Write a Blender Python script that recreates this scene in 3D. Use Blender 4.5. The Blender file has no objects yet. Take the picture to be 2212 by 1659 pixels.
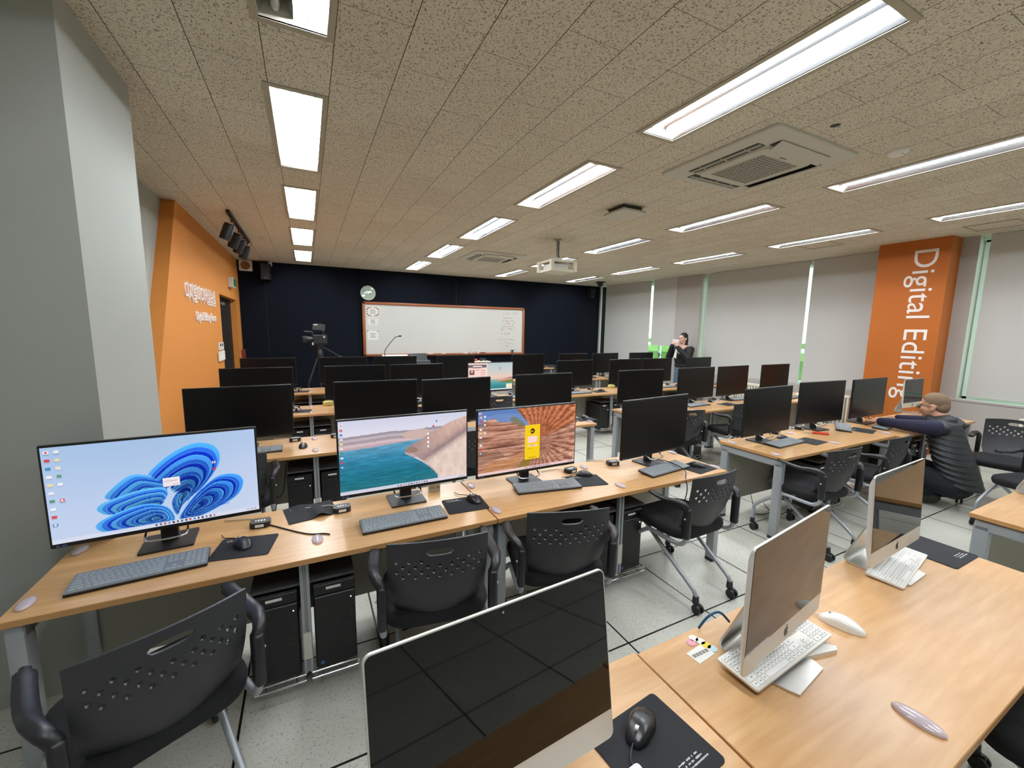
import bpy, bmesh, math, random
import numpy as np
from mathutils import Vector, Matrix, Euler

R = random.Random(7)
scene = bpy.context.scene
COL = scene.collection
PI = math.pi
HC = 1.645          # camera height
TOP = 0.685         # desk surface
CEIL = 2.93
EXPO = 1.6

# ------------------------------------------------------------------ materials
def srgb(r, g, b):
    f = lambda c: ((c / 255) / 12.92 if c / 255 <= 0.04045 else (((c / 255) + 0.055) / 1.055) ** 2.4)
    return (f(r), f(g), f(b), 1.0)

def new_mat(name):
    m = bpy.data.materials.new(name); m.use_nodes = True
    nt = m.node_tree; nt.nodes.clear()
    out = nt.nodes.new('ShaderNodeOutputMaterial')
    bs = nt.nodes.new('ShaderNodeBsdfPrincipled')
    nt.links.new(bs.outputs[0], out.inputs[0])
    return m, nt, bs

def mat(name, col, rough=0.5, metal=0.0, spec=0.5, noise=0.0, nscale=30.0, bump=0.0, bscale=200.0, coat=0.0, trans=0.0, alpha=1.0):
    m, nt, bs = new_mat(name)
    c = srgb(*col)
    bs.inputs['Base Color'].default_value = c
    bs.inputs['Roughness'].default_value = rough
    bs.inputs['Metallic'].default_value = metal
    bs.inputs['Specular IOR Level'].default_value = spec
    bs.inputs['Coat Weight'].default_value = coat
    bs.inputs['Transmission Weight'].default_value = trans
    bs.inputs['Alpha'].default_value = alpha
    tc = nt.nodes.new('ShaderNodeTexCoord')
    if noise:
        n = nt.nodes.new('ShaderNodeTexNoise'); n.inputs['Scale'].default_value = nscale
        n.inputs['Detail'].default_value = 4
        mx = nt.nodes.new('ShaderNodeMix'); mx.data_type = 'RGBA'
        mx.inputs['A'].default_value = tuple(x * (1 - noise) for x in c[:3]) + (1,)
        mx.inputs['B'].default_value = tuple(min(1, x * (1 + noise)) for x in c[:3]) + (1,)
        nt.links.new(tc.outputs['Object'], n.inputs['Vector'])
        nt.links.new(n.outputs['Fac'], mx.inputs['Factor'])
        nt.links.new(mx.outputs['Result'], bs.inputs['Base Color'])
    if bump:
        n = nt.nodes.new('ShaderNodeTexNoise'); n.inputs['Scale'].default_value = bscale
        b = nt.nodes.new('ShaderNodeBump'); b.inputs['Strength'].default_value = bump; b.inputs['Distance'].default_value = 0.002
        nt.links.new(tc.outputs['Object'], n.inputs['Vector'])
        nt.links.new(n.outputs['Fac'], b.inputs['Height'])
        nt.links.new(b.outputs['Normal'], bs.inputs['Normal'])
    return m

def emit(name, col, strength):
    m = bpy.data.materials.new(name); m.use_nodes = True
    nt = m.node_tree; nt.nodes.clear()
    out = nt.nodes.new('ShaderNodeOutputMaterial'); e = nt.nodes.new('ShaderNodeEmission')
    e.inputs[0].default_value = srgb(*col); e.inputs[1].default_value = strength
    nt.links.new(e.outputs[0], out.inputs[0])
    return m

def nd(nt, kind, **kw):
    n = nt.nodes.new(kind)
    for k, v in kw.items():
        if k in ('op', 'operation'): n.operation = v
        else: setattr(n, k, v)
    return n

def math_node(nt, op, a, b=None):
    n = nt.nodes.new('ShaderNodeMath'); n.operation = op
    for i, v in enumerate((a, b)):
        if v is None: continue
        if isinstance(v, (int, float)): n.inputs[i].default_value = v
        else: nt.links.new(v, n.inputs[i])
    return n.outputs[0]

def seam(nt, coord, x0, pitch, width):
    """1 on lines at x0 + k*pitch of the given width."""
    t = math_node(nt, 'SUBTRACT', coord, x0 - pitch * 100)
    t = math_node(nt, 'DIVIDE', t, pitch)
    t = math_node(nt, 'FRACT', t)
    t = math_node(nt, 'SUBTRACT', t, 0.5)
    t = math_node(nt, 'ABSOLUTE', t)
    return math_node(nt, 'GREATER_THAN', t, 0.5 - width / pitch / 2)

def mix(nt, fac, a, b):
    mx = nt.nodes.new('ShaderNodeMix'); mx.data_type = 'RGBA'
    for k, v in (('Factor', fac), ('A', a), ('B', b)):
        if isinstance(v, (tuple, float, int)): mx.inputs[k].default_value = v
        else: nt.links.new(v, mx.inputs[k])
    return mx.outputs['Result']

def ramp(nt, fac, stops):
    r = nt.nodes.new('ShaderNodeValToRGB'); e = r.color_ramp.elements
    while len(e) < len(stops): e.new(0.5)
    for i, (p, c) in enumerate(stops):
        e[i].position = p; e[i].color = c if isinstance(c, tuple) else (c, c, c, 1)
    nt.links.new(fac, r.inputs[0]); return r.outputs[0]

def floor_mat():
    m, nt, bs = new_mat('floor_tiles')
    g = nd(nt, 'ShaderNodeNewGeometry'); s = nd(nt, 'ShaderNodeSeparateXYZ'); nt.links.new(g.outputs['Position'], s.inputs[0])
    n1 = nd(nt, 'ShaderNodeTexNoise'); n1.inputs['Scale'].default_value = 95; n1.inputs['Detail'].default_value = 3; n1.inputs['Distortion'].default_value = 0.6
    n2 = nd(nt, 'ShaderNodeTexNoise'); n2.inputs['Scale'].default_value = 2.2; n2.inputs['Detail'].default_value = 5
    n3 = nd(nt, 'ShaderNodeTexNoise'); n3.inputs['Scale'].default_value = 240; n3.inputs['Detail'].default_value = 2
    for n in (n1, n2, n3): nt.links.new(g.outputs['Position'], n.inputs['Vector'])
    base = mix(nt, n2.outputs['Fac'], srgb(196, 195, 184), srgb(232, 231, 219))
    sp = ramp(nt, n1.outputs['Fac'], [(0.55, 0.0), (0.68, 1.0)])
    base = mix(nt, math_node(nt, 'MULTIPLY', sp, 0.42), base, srgb(108, 108, 98))
    sp2 = ramp(nt, n3.outputs['Fac'], [(0.60, 0.0), (0.70, 1.0)])
    base = mix(nt, math_node(nt, 'MULTIPLY', sp2, 0.30), base, srgb(120, 120, 110))
    a = seam(nt, s.outputs[0], 1.461, 0.594, 0.010); b = seam(nt, s.outputs[1], 1.489, 0.607, 0.010)
    l = math_node(nt, 'MAXIMUM', a, b)
    nt.links.new(mix(nt, l, base, srgb(25, 26, 27)), bs.inputs['Base Color'])
    bs.inputs['Roughness'].default_value = 0.32
    bs.inputs['Specular IOR Level'].default_value = 0.45
    return m

def ceiling_mat():
    m, nt, bs = new_mat('acoustic_tiles')
    g = nd(nt, 'ShaderNodeNewGeometry'); s = nd(nt, 'ShaderNodeSeparateXYZ'); nt.links.new(g.outputs['Position'], s.inputs[0])
    x, y = s.outputs[0], s.outputs[1]
    W = 0.2985; L = 0.6
    # rows along Y, staggered butt joints
    ix = math_node(nt, 'FLOOR', math_node(nt, 'DIVIDE', math_node(nt, 'ADD', x, 0.424 + 30 * W), W))
    odd = math_node(nt, 'MODULO', ix, 2.0)
    yy = math_node(nt, 'ADD', y, math_node(nt, 'MULTIPLY', odd, L / 2))
    l1 = seam(nt, x, -0.424, W, 0.0035); l2 = seam(nt, yy, 0.15, L, 0.003)
    l = math_node(nt, 'MAXIMUM', l1, math_node(nt, 'MULTIPLY', l2, 0.75))
    wn = nd(nt, 'ShaderNodeTexWhiteNoise', noise_dimensions='2D')
    cmb = nd(nt, 'ShaderNodeCombineXYZ'); nt.links.new(ix, cmb.inputs[0])
    nt.links.new(math_node(nt, 'FLOOR', math_node(nt, 'DIVIDE', yy, L)), cmb.inputs[1]); nt.links.new(cmb.outputs[0], wn.inputs['Vector'])
    base = mix(nt, wn.outputs['Value'], srgb(216, 207, 189), srgb(224, 216, 198))
    # worm-like fissures: anisotropic noise in two directions
    spots = None
    for k, (sx, sy) in enumerate(((62, 150), (150, 62))):
        mp = nd(nt, 'ShaderNodeMapping'); mp.inputs['Scale'].default_value = (sx, sy, 1); mp.inputs['Rotation'].default_value = (0, 0, 0.5 + k)
        nt.links.new(g.outputs['Position'], mp.inputs[0])
        n = nd(nt, 'ShaderNodeTexNoise'); n.inputs['Scale'].default_value = 1.0; n.inputs['Detail'].default_value = 1.0; n.inputs['Distortion'].default_value = 0.7
        nt.links.new(mp.outputs[0], n.inputs['Vector'])
        r = ramp(nt, n.outputs['Fac'], [(0.615, 0.0), (0.665, 1.0)])
        spots = r if spots is None else math_node(nt, 'MAXIMUM', spots, r)
    base = mix(nt, math_node(nt, 'MULTIPLY', spots, 0.75), base, srgb(84, 78, 70))
    nt.links.new(mix(nt, l, base, srgb(66, 60, 53)), bs.inputs['Base Color'])
    bs.inputs['Roughness'].default_value = 0.95; bs.inputs['Specular IOR Level'].default_value = 0.1
    return m

def wood_mat(name, c1, c2, rough=0.28):
    m, nt, bs = new_mat(name)
    g = nd(nt, 'ShaderNodeTexCoord')
    mp = nd(nt, 'ShaderNodeMapping'); mp.inputs['Scale'].default_value = (1.6, 14, 14); nt.links.new(g.outputs['Object'], mp.inputs[0])
    n = nd(nt, 'ShaderNodeTexNoise'); n.inputs['Scale'].default_value = 2.6; n.inputs['Detail'].default_value = 7; n.inputs['Distortion'].default_value = 0.25
    nt.links.new(mp.outputs[0], n.inputs['Vector'])
    # block-glued staves: wide steps of tone
    mp2 = nd(nt, 'ShaderNodeMapping'); mp2.inputs['Scale'].default_value = (2.6, 9, 1); nt.links.new(g.outputs['Object'], mp2.inputs[0])
    v = nd(nt, 'ShaderNodeTexVoronoi', distance='CHEBYCHEV'); v.inputs['Scale'].default_value = 1.0; nt.links.new(mp2.outputs[0], v.inputs['Vector'])
    sv = nd(nt, 'ShaderNodeSeparateXYZ'); nt.links.new(v.outputs['Color'], sv.inputs[0])
    base = mix(nt, ramp(nt, n.outputs['Fac'], [(0.35, 0.0), (0.68, 1.0)]), srgb(*c1), srgb(*c2))
    base = mix(nt, math_node(nt, 'MULTIPLY', sv.outputs[0], 0.22), base, srgb(*[int(q * 0.86) for q in c1]))
    nt.links.new(base, bs.inputs['Base Color'])
    bs.inputs['Roughness'].default_value = rough
    bs.inputs['Specular IOR Level'].default_value = 0.5
    return m

def thin_glass(name, tint=(230, 245, 238), refl=0.06):
    m = bpy.data.materials.new(name); m.use_nodes = True; nt = m.node_tree; nt.nodes.clear()
    out = nd(nt, 'ShaderNodeOutputMaterial'); t = nd(nt, 'ShaderNodeBsdfTransparent'); gl = nd(nt, 'ShaderNodeBsdfGlossy'); mx = nd(nt, 'ShaderNodeMixShader')
    t.inputs[0].default_value = srgb(*tint); gl.inputs['Roughness'].default_value = 0.02; mx.inputs[0].default_value = refl
    nt.links.new(t.outputs[0], mx.inputs[1]); nt.links.new(gl.outputs[0], mx.inputs[2]); nt.links.new(mx.outputs[0], out.inputs[0])
    return m

def acrylic_mat():
    m = bpy.data.materials.new('clear_plastic'); m.use_nodes = True; nt = m.node_tree; nt.nodes.clear()
    out = nd(nt, 'ShaderNodeOutputMaterial'); t = nd(nt, 'ShaderNodeBsdfTransparent'); p = nd(nt, 'ShaderNodeBsdfPrincipled'); mx = nd(nt, 'ShaderNodeMixShader')
    t.inputs[0].default_value = srgb(244, 240, 244)
    p.inputs['Base Color'].default_value = srgb(226, 214, 222); p.inputs['Roughness'].default_value = 0.08; p.inputs['Specular IOR Level'].default_value = 0.9
    mx.inputs[0].default_value = 0.62
    nt.links.new(t.outputs[0], mx.inputs[1]); nt.links.new(p.outputs[0], mx.inputs[2]); nt.links.new(mx.outputs[0], out.inputs[0])
    return m

def blind_mat():
    m = bpy.data.materials.new('roller_blind'); m.use_nodes = True; nt = m.node_tree; nt.nodes.clear()
    out = nd(nt, 'ShaderNodeOutputMaterial'); d = nd(nt, 'ShaderNodeBsdfDiffuse'); t = nd(nt, 'ShaderNodeBsdfTranslucent'); mx = nd(nt, 'ShaderNodeMixShader')
    g = nd(nt, 'ShaderNodeTexCoord'); n = nd(nt, 'ShaderNodeTexNoise'); n.inputs['Scale'].default_value = 900; nt.links.new(g.outputs['Object'], n.inputs['Vector'])
    c = mix(nt, n.outputs['Fac'], srgb(196, 194, 190), srgb(212, 210, 206))
    nt.links.new(c, d.inputs[0]); t.inputs[0].default_value = srgb(200, 200, 196); mx.inputs[0].default_value = 0.06
    nt.links.new(d.outputs[0], mx.inputs[1]); nt.links.new(t.outputs[0], mx.inputs[2]); nt.links.new(mx.outputs[0], out.inputs[0])
    return m

def vc_emit(name, strength):
    m = bpy.data.materials.new(name); m.use_nodes = True; nt = m.node_tree; nt.nodes.clear()
    out = nd(nt, 'ShaderNodeOutputMaterial'); e = nd(nt, 'ShaderNodeEmission'); a = nd(nt, 'ShaderNodeVertexColor'); a.layer_name = 'picture'
    gl = nd(nt, 'ShaderNodeBsdfGlossy'); gl.inputs['Roughness'].default_value = 0.25; gl.inputs[0].default_value = (0.03, 0.03, 0.03, 1); ad = nd(nt, 'ShaderNodeAddShader')
    e.inputs[1].default_value = strength
    nt.links.new(a.outputs[0], e.inputs[0]); nt.links.new(e.outputs[0], ad.inputs[0]); nt.links.new(gl.outputs[0], ad.inputs[1]); nt.links.new(ad.outputs[0], out.inputs[0])
    return m

SCREEN = 1.0 / 2 ** EXPO
MT = dict(
    floor=floor_mat(), ceiling=ceiling_mat(),
    navy=mat('navy_paint', (17, 22, 31), 0.9, spec=0.15, noise=0.05, nscale=6),
    grey_wall=mat('grey_paint', (168, 170, 163), 0.85, noise=0.02, nscale=3, bump=0.06, bscale=160),
    orange=mat('orange_paint', (216, 138, 60), 0.8, noise=0.03, nscale=4, bump=0.08, bscale=220),
    orange2=mat('orange_vinyl', (182, 98, 26), 0.7, noise=0.02, nscale=5),
    warm_grey=mat('warm_grey_paint', (178, 172, 166), 0.85, noise=0.02, nscale=4),
    base_grey=mat('dark_baseboard', (78, 76, 74), 0.6),
    wood=wood_mat('beech_laminate', (206, 158, 106), (219, 176, 126)),
    edge=mat('beech_edge', (196, 146, 92), 0.4, noise=0.08, nscale=40),
    silver=mat('silver_paint', (166, 170, 174), 0.42, metal=0.35),
    chrome=mat('chrome', (225, 225, 225), 0.12, metal=1.0),
    alu=mat('brushed_aluminium', (212, 210, 206), 0.36, metal=0.85),
    alu_light=mat('anodised_aluminium', (222, 218, 210), 0.45, metal=0.35),
    panel=mat('modesty_panel', (158, 156, 144), 0.6, noise=0.03),
    black=mat('black_plastic', (30, 30, 32), 0.45, noise=0.1, bump=0.05),
    black_soft=mat('black_fabric', (20, 20, 22), 0.95, noise=0.25, nscale=300, bump=0.25, bscale=700),
    black_chair=mat('black_moulding', (46, 47, 50), 0.48, bump=0.12, bscale=500),
    bezel=mat('monitor_bezel', (18, 18, 20), 0.4),
    bezel_top=mat('monitor_rim', (92, 94, 92), 0.35, metal=0.5),
    screen_off=mat('dark_screen', (9, 9, 10), 0.30, spec=0.35),
    screen_gloss=mat('glossy_black_glass', (2, 2, 3), 0.03, spec=0.5),
    key_grey=mat('grey_keys', (150, 156, 160), 0.5, noise=0.06, nscale=90),
    key_tray=mat('grey_key_cover', (122, 128, 132), 0.45),
    white_key=mat('white_keys', (240, 240, 236), 0.4),
    legend=mat('key_legend', (120, 120, 120), 0.6),
    pad=mat('mouse_pad_cloth', (32, 33, 36), 0.9, noise=0.1, nscale=400),
    print=mat('white_print', (210, 210, 210), 0.7),
    mouse=mat('mouse_plastic', (26, 26, 28), 0.35),
    mouse_w=mat('white_gloss', (244, 242, 236), 0.15, coat=0.4),
    acrylic=acrylic_mat(),
    white=mat('white_plastic', (232, 230, 224), 0.45),
    cream=mat('cream_enamel', (226, 220, 202), 0.5),
    ac=mat('cassette_plastic', (200, 196, 184), 0.55),
    ac_dark=mat('grille_dark', (62, 62, 58), 0.7),
    grey_pl=mat('grey_plastic', (150, 152, 152), 0.5),
    dark_grey=mat('dark_grey_plastic', (70, 72, 74), 0.5),
    paper=mat('paper', (236, 234, 226), 0.85),
    yellow=mat('yellow_paper', (240, 214, 60), 0.7),
    lime=mat('pale_yellow_plastic', (222, 216, 130), 0.5),
    pink=mat('pink_paper', (232, 160, 178), 0.7),
    blue_paper=mat('pale_blue_paper', (196, 220, 226), 0.7),
    blue_badge=mat('blue_badge', (84, 108, 176), 0.4),
    blue_cable=mat('blue_cable', (30, 84, 124), 0.5),
    white_cable=mat('white_cable', (226, 222, 212), 0.5),
    cable=mat('black_cable', (14, 14, 15), 0.5),
    red=mat('red_plastic', (206, 62, 40), 0.4),
    dark_red=mat('dark_red', (120, 44, 40), 0.5),
    brown=mat('brown_card', (150, 108, 72), 0.8),
    green=mat('green_panel', (40, 120, 70), 0.4),
    board=mat('whiteboard_enamel', (216, 217, 211), 0.22, noise=0.012, nscale=3),
    board_frame=mat('stained_frame', (158, 92, 54), 0.45, noise=0.15, nscale=25),
    ink=mat('grey_ink', (120, 122, 126), 0.8), ink_red=mat('red_ink', (170, 84, 80), 0.8),
    black_door=mat('black_door', (14, 14, 15), 0.6),
    reflector=mat('reflector', (214, 216, 220), 0.22, metal=1.0),
    flange=mat('lamp_flange', (178, 170, 150), 0.6),
    led=emit('power_led', (230, 240, 255), 4.0),
    blind=blind_mat(), glass=thin_glass('window_glass'),
    frame_white=mat('window_frame_white', (226, 238, 230), 0.5),
    skin=mat('skin', (206, 156, 128), 0.55, noise=0.08, nscale=30),
    skin_pale=mat('pale_skin', (226, 178, 158), 0.55),
    hair_black=mat('black_hair', (14, 12, 12), 0.5, noise=0.3, nscale=200),
    hair_grey=mat('cropped_hair', (128, 106, 84), 0.85, noise=0.35, nscale=260),
    vest=mat('quilted_nylon', (40, 41, 44), 0.55, bump=0.1, bscale=60),
    knit=mat('navy_knit', (38, 38, 62), 0.9, noise=0.12, nscale=120),
    trousers=mat('dark_trousers', (24, 28, 36), 0.9, noise=0.1, nscale=80),
    jeans=mat('blue_jeans', (92, 112, 132), 0.9, noise=0.2, nscale=60),
    coat=mat('black_jacket', (16, 17, 18), 0.75, noise=0.15, nscale=40),
    shoe=mat('dark_shoe', (40, 36, 32), 0.7),
    lens_frame=mat('glasses_frame', (60, 40, 34), 0.4),
    lip=mat('lip', (170, 96, 92), 0.5), eye=mat('eye_dark', (24, 20, 18), 0.3), eye_w=mat('eye_white', (225, 220, 214), 0.4),
    hedge=mat('outside_green', (120, 150, 84), 0.9, noise=0.4, nscale=8),
    outside=mat('outside_paving', (226, 230, 222), 0.9),
)

# ------------------------------------------------------------------ mesh builder
class MB:
    def __init__(self, M=None):
        self.bm = bmesh.new(); self.M = M or Matrix.Identity(4); self.mi = 0
    def v(self, p): return self.bm.verts.new(self.M @ Vector(p))
    def f(self, vs):
        try:
            f = self.bm.faces.new(vs); f.material_index = self.mi; return f
        except ValueError:
            return None
    def poly(self, pts): return self.f([self.v(p) for p in pts])
    def box(self, c, s, rot=None, bev=0.0, seg=2):
        m = Matrix.Translation(c)
        if rot: m = m @ Euler(rot).to_matrix().to_4x4()
        hx, hy, hz = s[0] / 2, s[1] / 2, s[2] / 2
        vs = [self.bm.verts.new(self.M @ m @ Vector((x, y, z))) for x in (-hx, hx) for y in (-hy, hy) for z in (-hz, hz)]
        fs = [self.f([vs[i] for i in q]) for q in ((0, 1, 3, 2), (4, 6, 7, 5), (0, 4, 5, 1), (2, 3, 7, 6), (0, 2, 6, 4), (1, 5, 7, 3))]
        if bev:
            es = {e for f in fs for e in f.edges}
            r = bmesh.ops.bevel(self.bm, geom=list(es), offset=min(bev, min(s) * 0.49), segments=seg, profile=0.5, affect='EDGES')
            for f in r['faces']: f.material_index = self.mi
        return self
    def ring(self, c, ax, r, n, up=None):
        ax = Vector(ax).normalized(); u = Vector(up) if up else Vector((0, 0, 1)) if abs(ax.z) < 0.9 else Vector((1, 0, 0))
        a = ax.cross(u).normalized(); b = ax.cross(a).normalized()
        rx, ry = (r, r) if isinstance(r, (int, float)) else r
        return [self.v(Vector(c) + a * rx * math.cos(2 * PI * i / n) + b * ry * math.sin(2 * PI * i / n)) for i in range(n)]
    def skin(self, rings, cap=True, closed=False):
        n = len(rings[0])
        for k in range(len(rings) - (0 if closed else 1)):
            A, B = rings[k], rings[(k + 1) % len(rings)]
            for i in range(n): self.f([A[i], A[(i + 1) % n], B[(i + 1) % n], B[i]])
        if cap and not closed:
            self.f(list(reversed(rings[0]))); self.f(rings[-1])
        return self
    def cyl(self, p0, p1, r0, r1=None, n=16, cap=True):
        p0, p1 = Vector(p0), Vector(p1); r1 = r0 if r1 is None else r1
        return self.skin([self.ring(p0, p1 - p0, r0, n), self.ring(p1, p1 - p0, r1, n)], cap)
    def tube(self, path, r, n=8, smooth=0, closed=False, cap=True):
        P = [Vector(p) for p in path]
        if smooth: P = catmull(P, smooth, closed)
        N = len(P); rings = []; prev = None
        for i in range(N):
            t = (P[(i + 1) % N] - P[i - 1]) if closed or 0 < i < N - 1 else (P[1] - P[0] if i == 0 else P[-1] - P[-2])
            t.normalize()
            if prev is None:
                u = Vector((0, 0, 1)) if abs(t.z) < 0.9 else Vector((1, 0, 0)); a = t.cross(u).normalized()
            else:
                a = (prev - t * prev.dot(t)); a = a.normalized() if a.length > 1e-6 else prev
            prev = a; b = t.cross(a)
            rr = r[min(i * len(r) // N, len(r) - 1)] if isinstance(r, list) else r
            rx, ry = rr if isinstance(rr, tuple) else (rr, rr)
            rings.append([self.v(P[i] + a * rx * math.cos(2 * PI * k / n) + b * ry * math.sin(2 * PI * k / n)) for k in range(n)])
        return self.skin(rings, cap, closed)
    def lathe(self, prof, c=(0, 0, 0), n=24, axis='Z', cap=True):
        rings = []
        for r, h in prof:
            ring = []
            for i in range(n):
                a = 2 * PI * i / n; p = (r * math.cos(a), r * math.sin(a), h)
                if axis == 'Y': p = (p[0], p[2], p[1])
                if axis == 'X': p = (p[2], p[0], p[1])
                ring.append(self.v(Vector(c) + Vector(p)))
            rings.append(ring)
        return self.skin(rings, cap)
    def ball(self, c, r, n=16, m=10, rot=None):
        rx, ry, rz = (r, r, r) if isinstance(r, (int, float)) else r
        Rm = Euler(rot).to_matrix() if rot else Matrix.Identity(3)
        top = self.v(Vector(c) + Rm @ Vector((0, 0, rz))); bot = self.v(Vector(c) + Rm @ Vector((0, 0, -rz)))
        rings = []
        for j in range(1, m):
            t = PI * j / m
            rings.append([self.v(Vector(c) + Rm @ Vector((rx * math.sin(t) * math.cos(2 * PI * i / n), ry * math.sin(t) * math.sin(2 * PI * i / n), rz * math.cos(t)))) for i in range(n)])
        self.skin(rings, False)
        for i in range(n):
            self.f([top, rings[0][i], rings[0][(i + 1) % n]]); self.f([bot, rings[-1][(i + 1) % n], rings[-1][i]])
        return self
    def prism(self, pts, z0, z1, plane='XY'):
        def q(p, h):
            return {'XY': (p[0], p[1], h), 'XZ': (p[0], h, p[1]), 'YZ': (h, p[0], p[1])}[plane]
        A = [self.v(q(p, z0)) for p in pts]; B = [self.v(q(p, z1)) for p in pts]; n = len(pts)
        self.f(list(reversed(A))); self.f(B)
        for i in range(n): self.f([A[i], A[(i + 1) % n], B[(i + 1) % n], B[i]])
        return self
    def limb(self, p0, r0, p1, r1, n=14):
        self.cyl(p0, p1, r0, r1, n); self.ball(p0, r0, n, 8); self.ball(p1, r1, n, 8); return self
    def mesh(self, name, mats, smooth=None):
        bmesh.ops.recalc_face_normals(self.bm, faces=self.bm.faces[:])
        me = bpy.data.meshes.new(name); self.bm.to_mesh(me); self.bm.free()
        for m in (mats if isinstance(mats, (list, tuple)) else [mats]): me.materials.append(m)
        if smooth is not None:
            me.polygons.foreach_set('use_smooth', [True] * len(me.polygons))
            if smooth < 180: me.set_sharp_from_angle(angle=math.radians(smooth))
        return me
    def obj(self, name, mats, parent=None, smooth=None):
        o = bpy.data.objects.new(name, self.mesh(name, mats, smooth)); COL.objects.link(o)
        if parent: o.parent = parent
        return o

def catmull(P, k, closed=False):
    out = []; N = len(P)
    for i in range(N if closed else N - 1):
        g = lambda j: P[j % N] if closed else P[max(0, min(N - 1, j))]
        p0, p1, p2, p3 = g(i - 1), g(i), g(i + 1), g(i + 2)
        for s in range(k):
            t = s / k
            out.append(0.5 * ((2 * p1) + (p2 - p0) * t + (2 * p0 - 5 * p1 + 4 * p2 - p3) * t * t + (3 * p1 - p0 - 3 * p2 + p3) * t ** 3))
    if not closed: out.append(P[-1])
    return out

def rrect(w, h, r, n=5, cx=0, cy=0):
    pts = []
    for (sx, sy, a0) in ((1, 1, 0), (-1, 1, 90), (-1, -1, 180), (1, -1, 270)):
        for i in range(n + 1):
            a = math.radians(a0 + 90 * i / n)
            pts.append((cx + sx * (w / 2 - r) + r * math.cos(a), cy + sy * (h / 2 - r) + r * math.sin(a)))
    return pts

def remesh(mb, name, m, parent=None, voxel=0.008, it=3, fac=0.5):
    bmesh.ops.recalc_face_normals(mb.bm, faces=mb.bm.faces[:])
    me = bpy.data.meshes.new('tmp'); mb.bm.to_mesh(me); mb.bm.free()
    o = bpy.data.objects.new('tmp', me); COL.objects.link(o)
    r = o.modifiers.new('r', 'REMESH'); r.mode = 'VOXEL'; r.voxel_size = voxel
    s = o.modifiers.new('s', 'SMOOTH'); s.iterations = it; s.factor = fac
    dg = bpy.context.evaluated_depsgraph_get(); dg.update()
    me2 = bpy.data.meshes.new_from_object(o.evaluated_get(dg))
    bpy.data.objects.remove(o); bpy.data.meshes.remove(me)
    me2.name = name; me2.materials.clear(); me2.materials.append(m)
    me2.polygons.foreach_set('use_smooth', [True] * len(me2.polygons))
    ob = bpy.data.objects.new(name, me2); COL.objects.link(ob)
    if parent: ob.parent = parent
    return ob

def text_mesh(body, size, extrude=0.0, sx=1.0, align='LEFT', shear=0.0, space=1.0, offset=0.0):
    cu = bpy.data.curves.new('t', 'FONT'); cu.body = body; cu.size = size; cu.extrude = extrude; cu.align_x = align; cu.space_character = space; cu.offset = offset
    cu.resolution_u = 4
    o = bpy.data.objects.new('t', cu); COL.objects.link(o)
    dg = bpy.context.evaluated_depsgraph_get(); dg.update()
    me = bpy.data.meshes.new_from_object(o.evaluated_get(dg)); bpy.data.objects.remove(o); bpy.data.curves.remove(cu)
    me.transform(Matrix.Diagonal((sx, 1, 1, 1)))
    return me

def text_obj(name, body, size, M, m, parent=None, fit=None, **kw):
    me = text_mesh(body, size, **kw)
    if fit:
        xs = [v.co.x for v in me.vertices]
        if xs: me.transform(Matrix.Diagonal((fit / (max(xs) - min(xs)), 1, 1, 1)))
    me.transform(M); me.materials.clear(); me.materials.append(m); me.name = name
    o = bpy.data.objects.new(name, me); COL.objects.link(o)
    if parent: o.parent = parent
    return o

# ------------------------------------------------------------------ scene grammar
def thing(name, label, cat, loc=(0, 0, 0), rz=0.0, group=None):
    o = bpy.data.objects.new(name, None); COL.objects.link(o)
    o.empty_display_size = 0.05
    o.location = loc; o.rotation_euler = (0, 0, rz); tag(o, label, cat, group); return o
def tag(o, label, cat, group=None):
    o['label'] = label; o['category'] = cat
    if group: o['group'] = group
    return o
def struct(o, label=None):
    o['kind'] = 'structure'
    if label: o['label'] = label
    return o
def dup(root, loc, rz, label, group=None):
    r = root.copy(); COL.objects.link(r); r.location = loc; r.rotation_euler = (0, 0, rz); r['label'] = label
    if group: r['group'] = group
    for ch in list(root.children):
        c = ch.copy(); COL.objects.link(c); c.parent = r
        for g in list(ch.children):
            d = g.copy(); COL.objects.link(d); d.parent = c
    return r
class Proto:
    """first use moves the prototype itself, later uses copy it"""
    def __init__(self, make): self.make = make; self.root = None; self.used = False
    def __call__(self, loc, rz, label, group=None):
        if self.root is None: self.root = self.make()
        if not self.used:
            self.used = True; r = self.root; r.location = loc; r.rotation_euler = (0, 0, rz); r['label'] = label
            if group: r['group'] = group
            return r
        return dup(self.root, loc, rz, label, group)
# ------------------------------------------------------------------ the setting
def sbox(name, lo, hi, m, bev=0.0):
    b = MB(); b.box([(lo[i] + hi[i]) / 2 for i in range(3)], [hi[i] - lo[i] for i in range(3)], bev=bev)
    return struct(b.obj(name, m))

YB, YF = -2.4, 9.9          # back and front wall
XL, XR = -1.29, 7.78
LX = [0.01, 2.14, 4.285, 6.335]
LY = [1.565 + 1.79 * k for k in range(-1, 5)]
AW, AL = 0.262, 1.227       # lamp aperture

b = MB(); b.poly([(-1.5, YB, 0), (8.2, YB, 0), (8.2, YF, 0), (-1.5, YF, 0)]); struct(b.obj('floor', MT['floor']))
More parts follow.
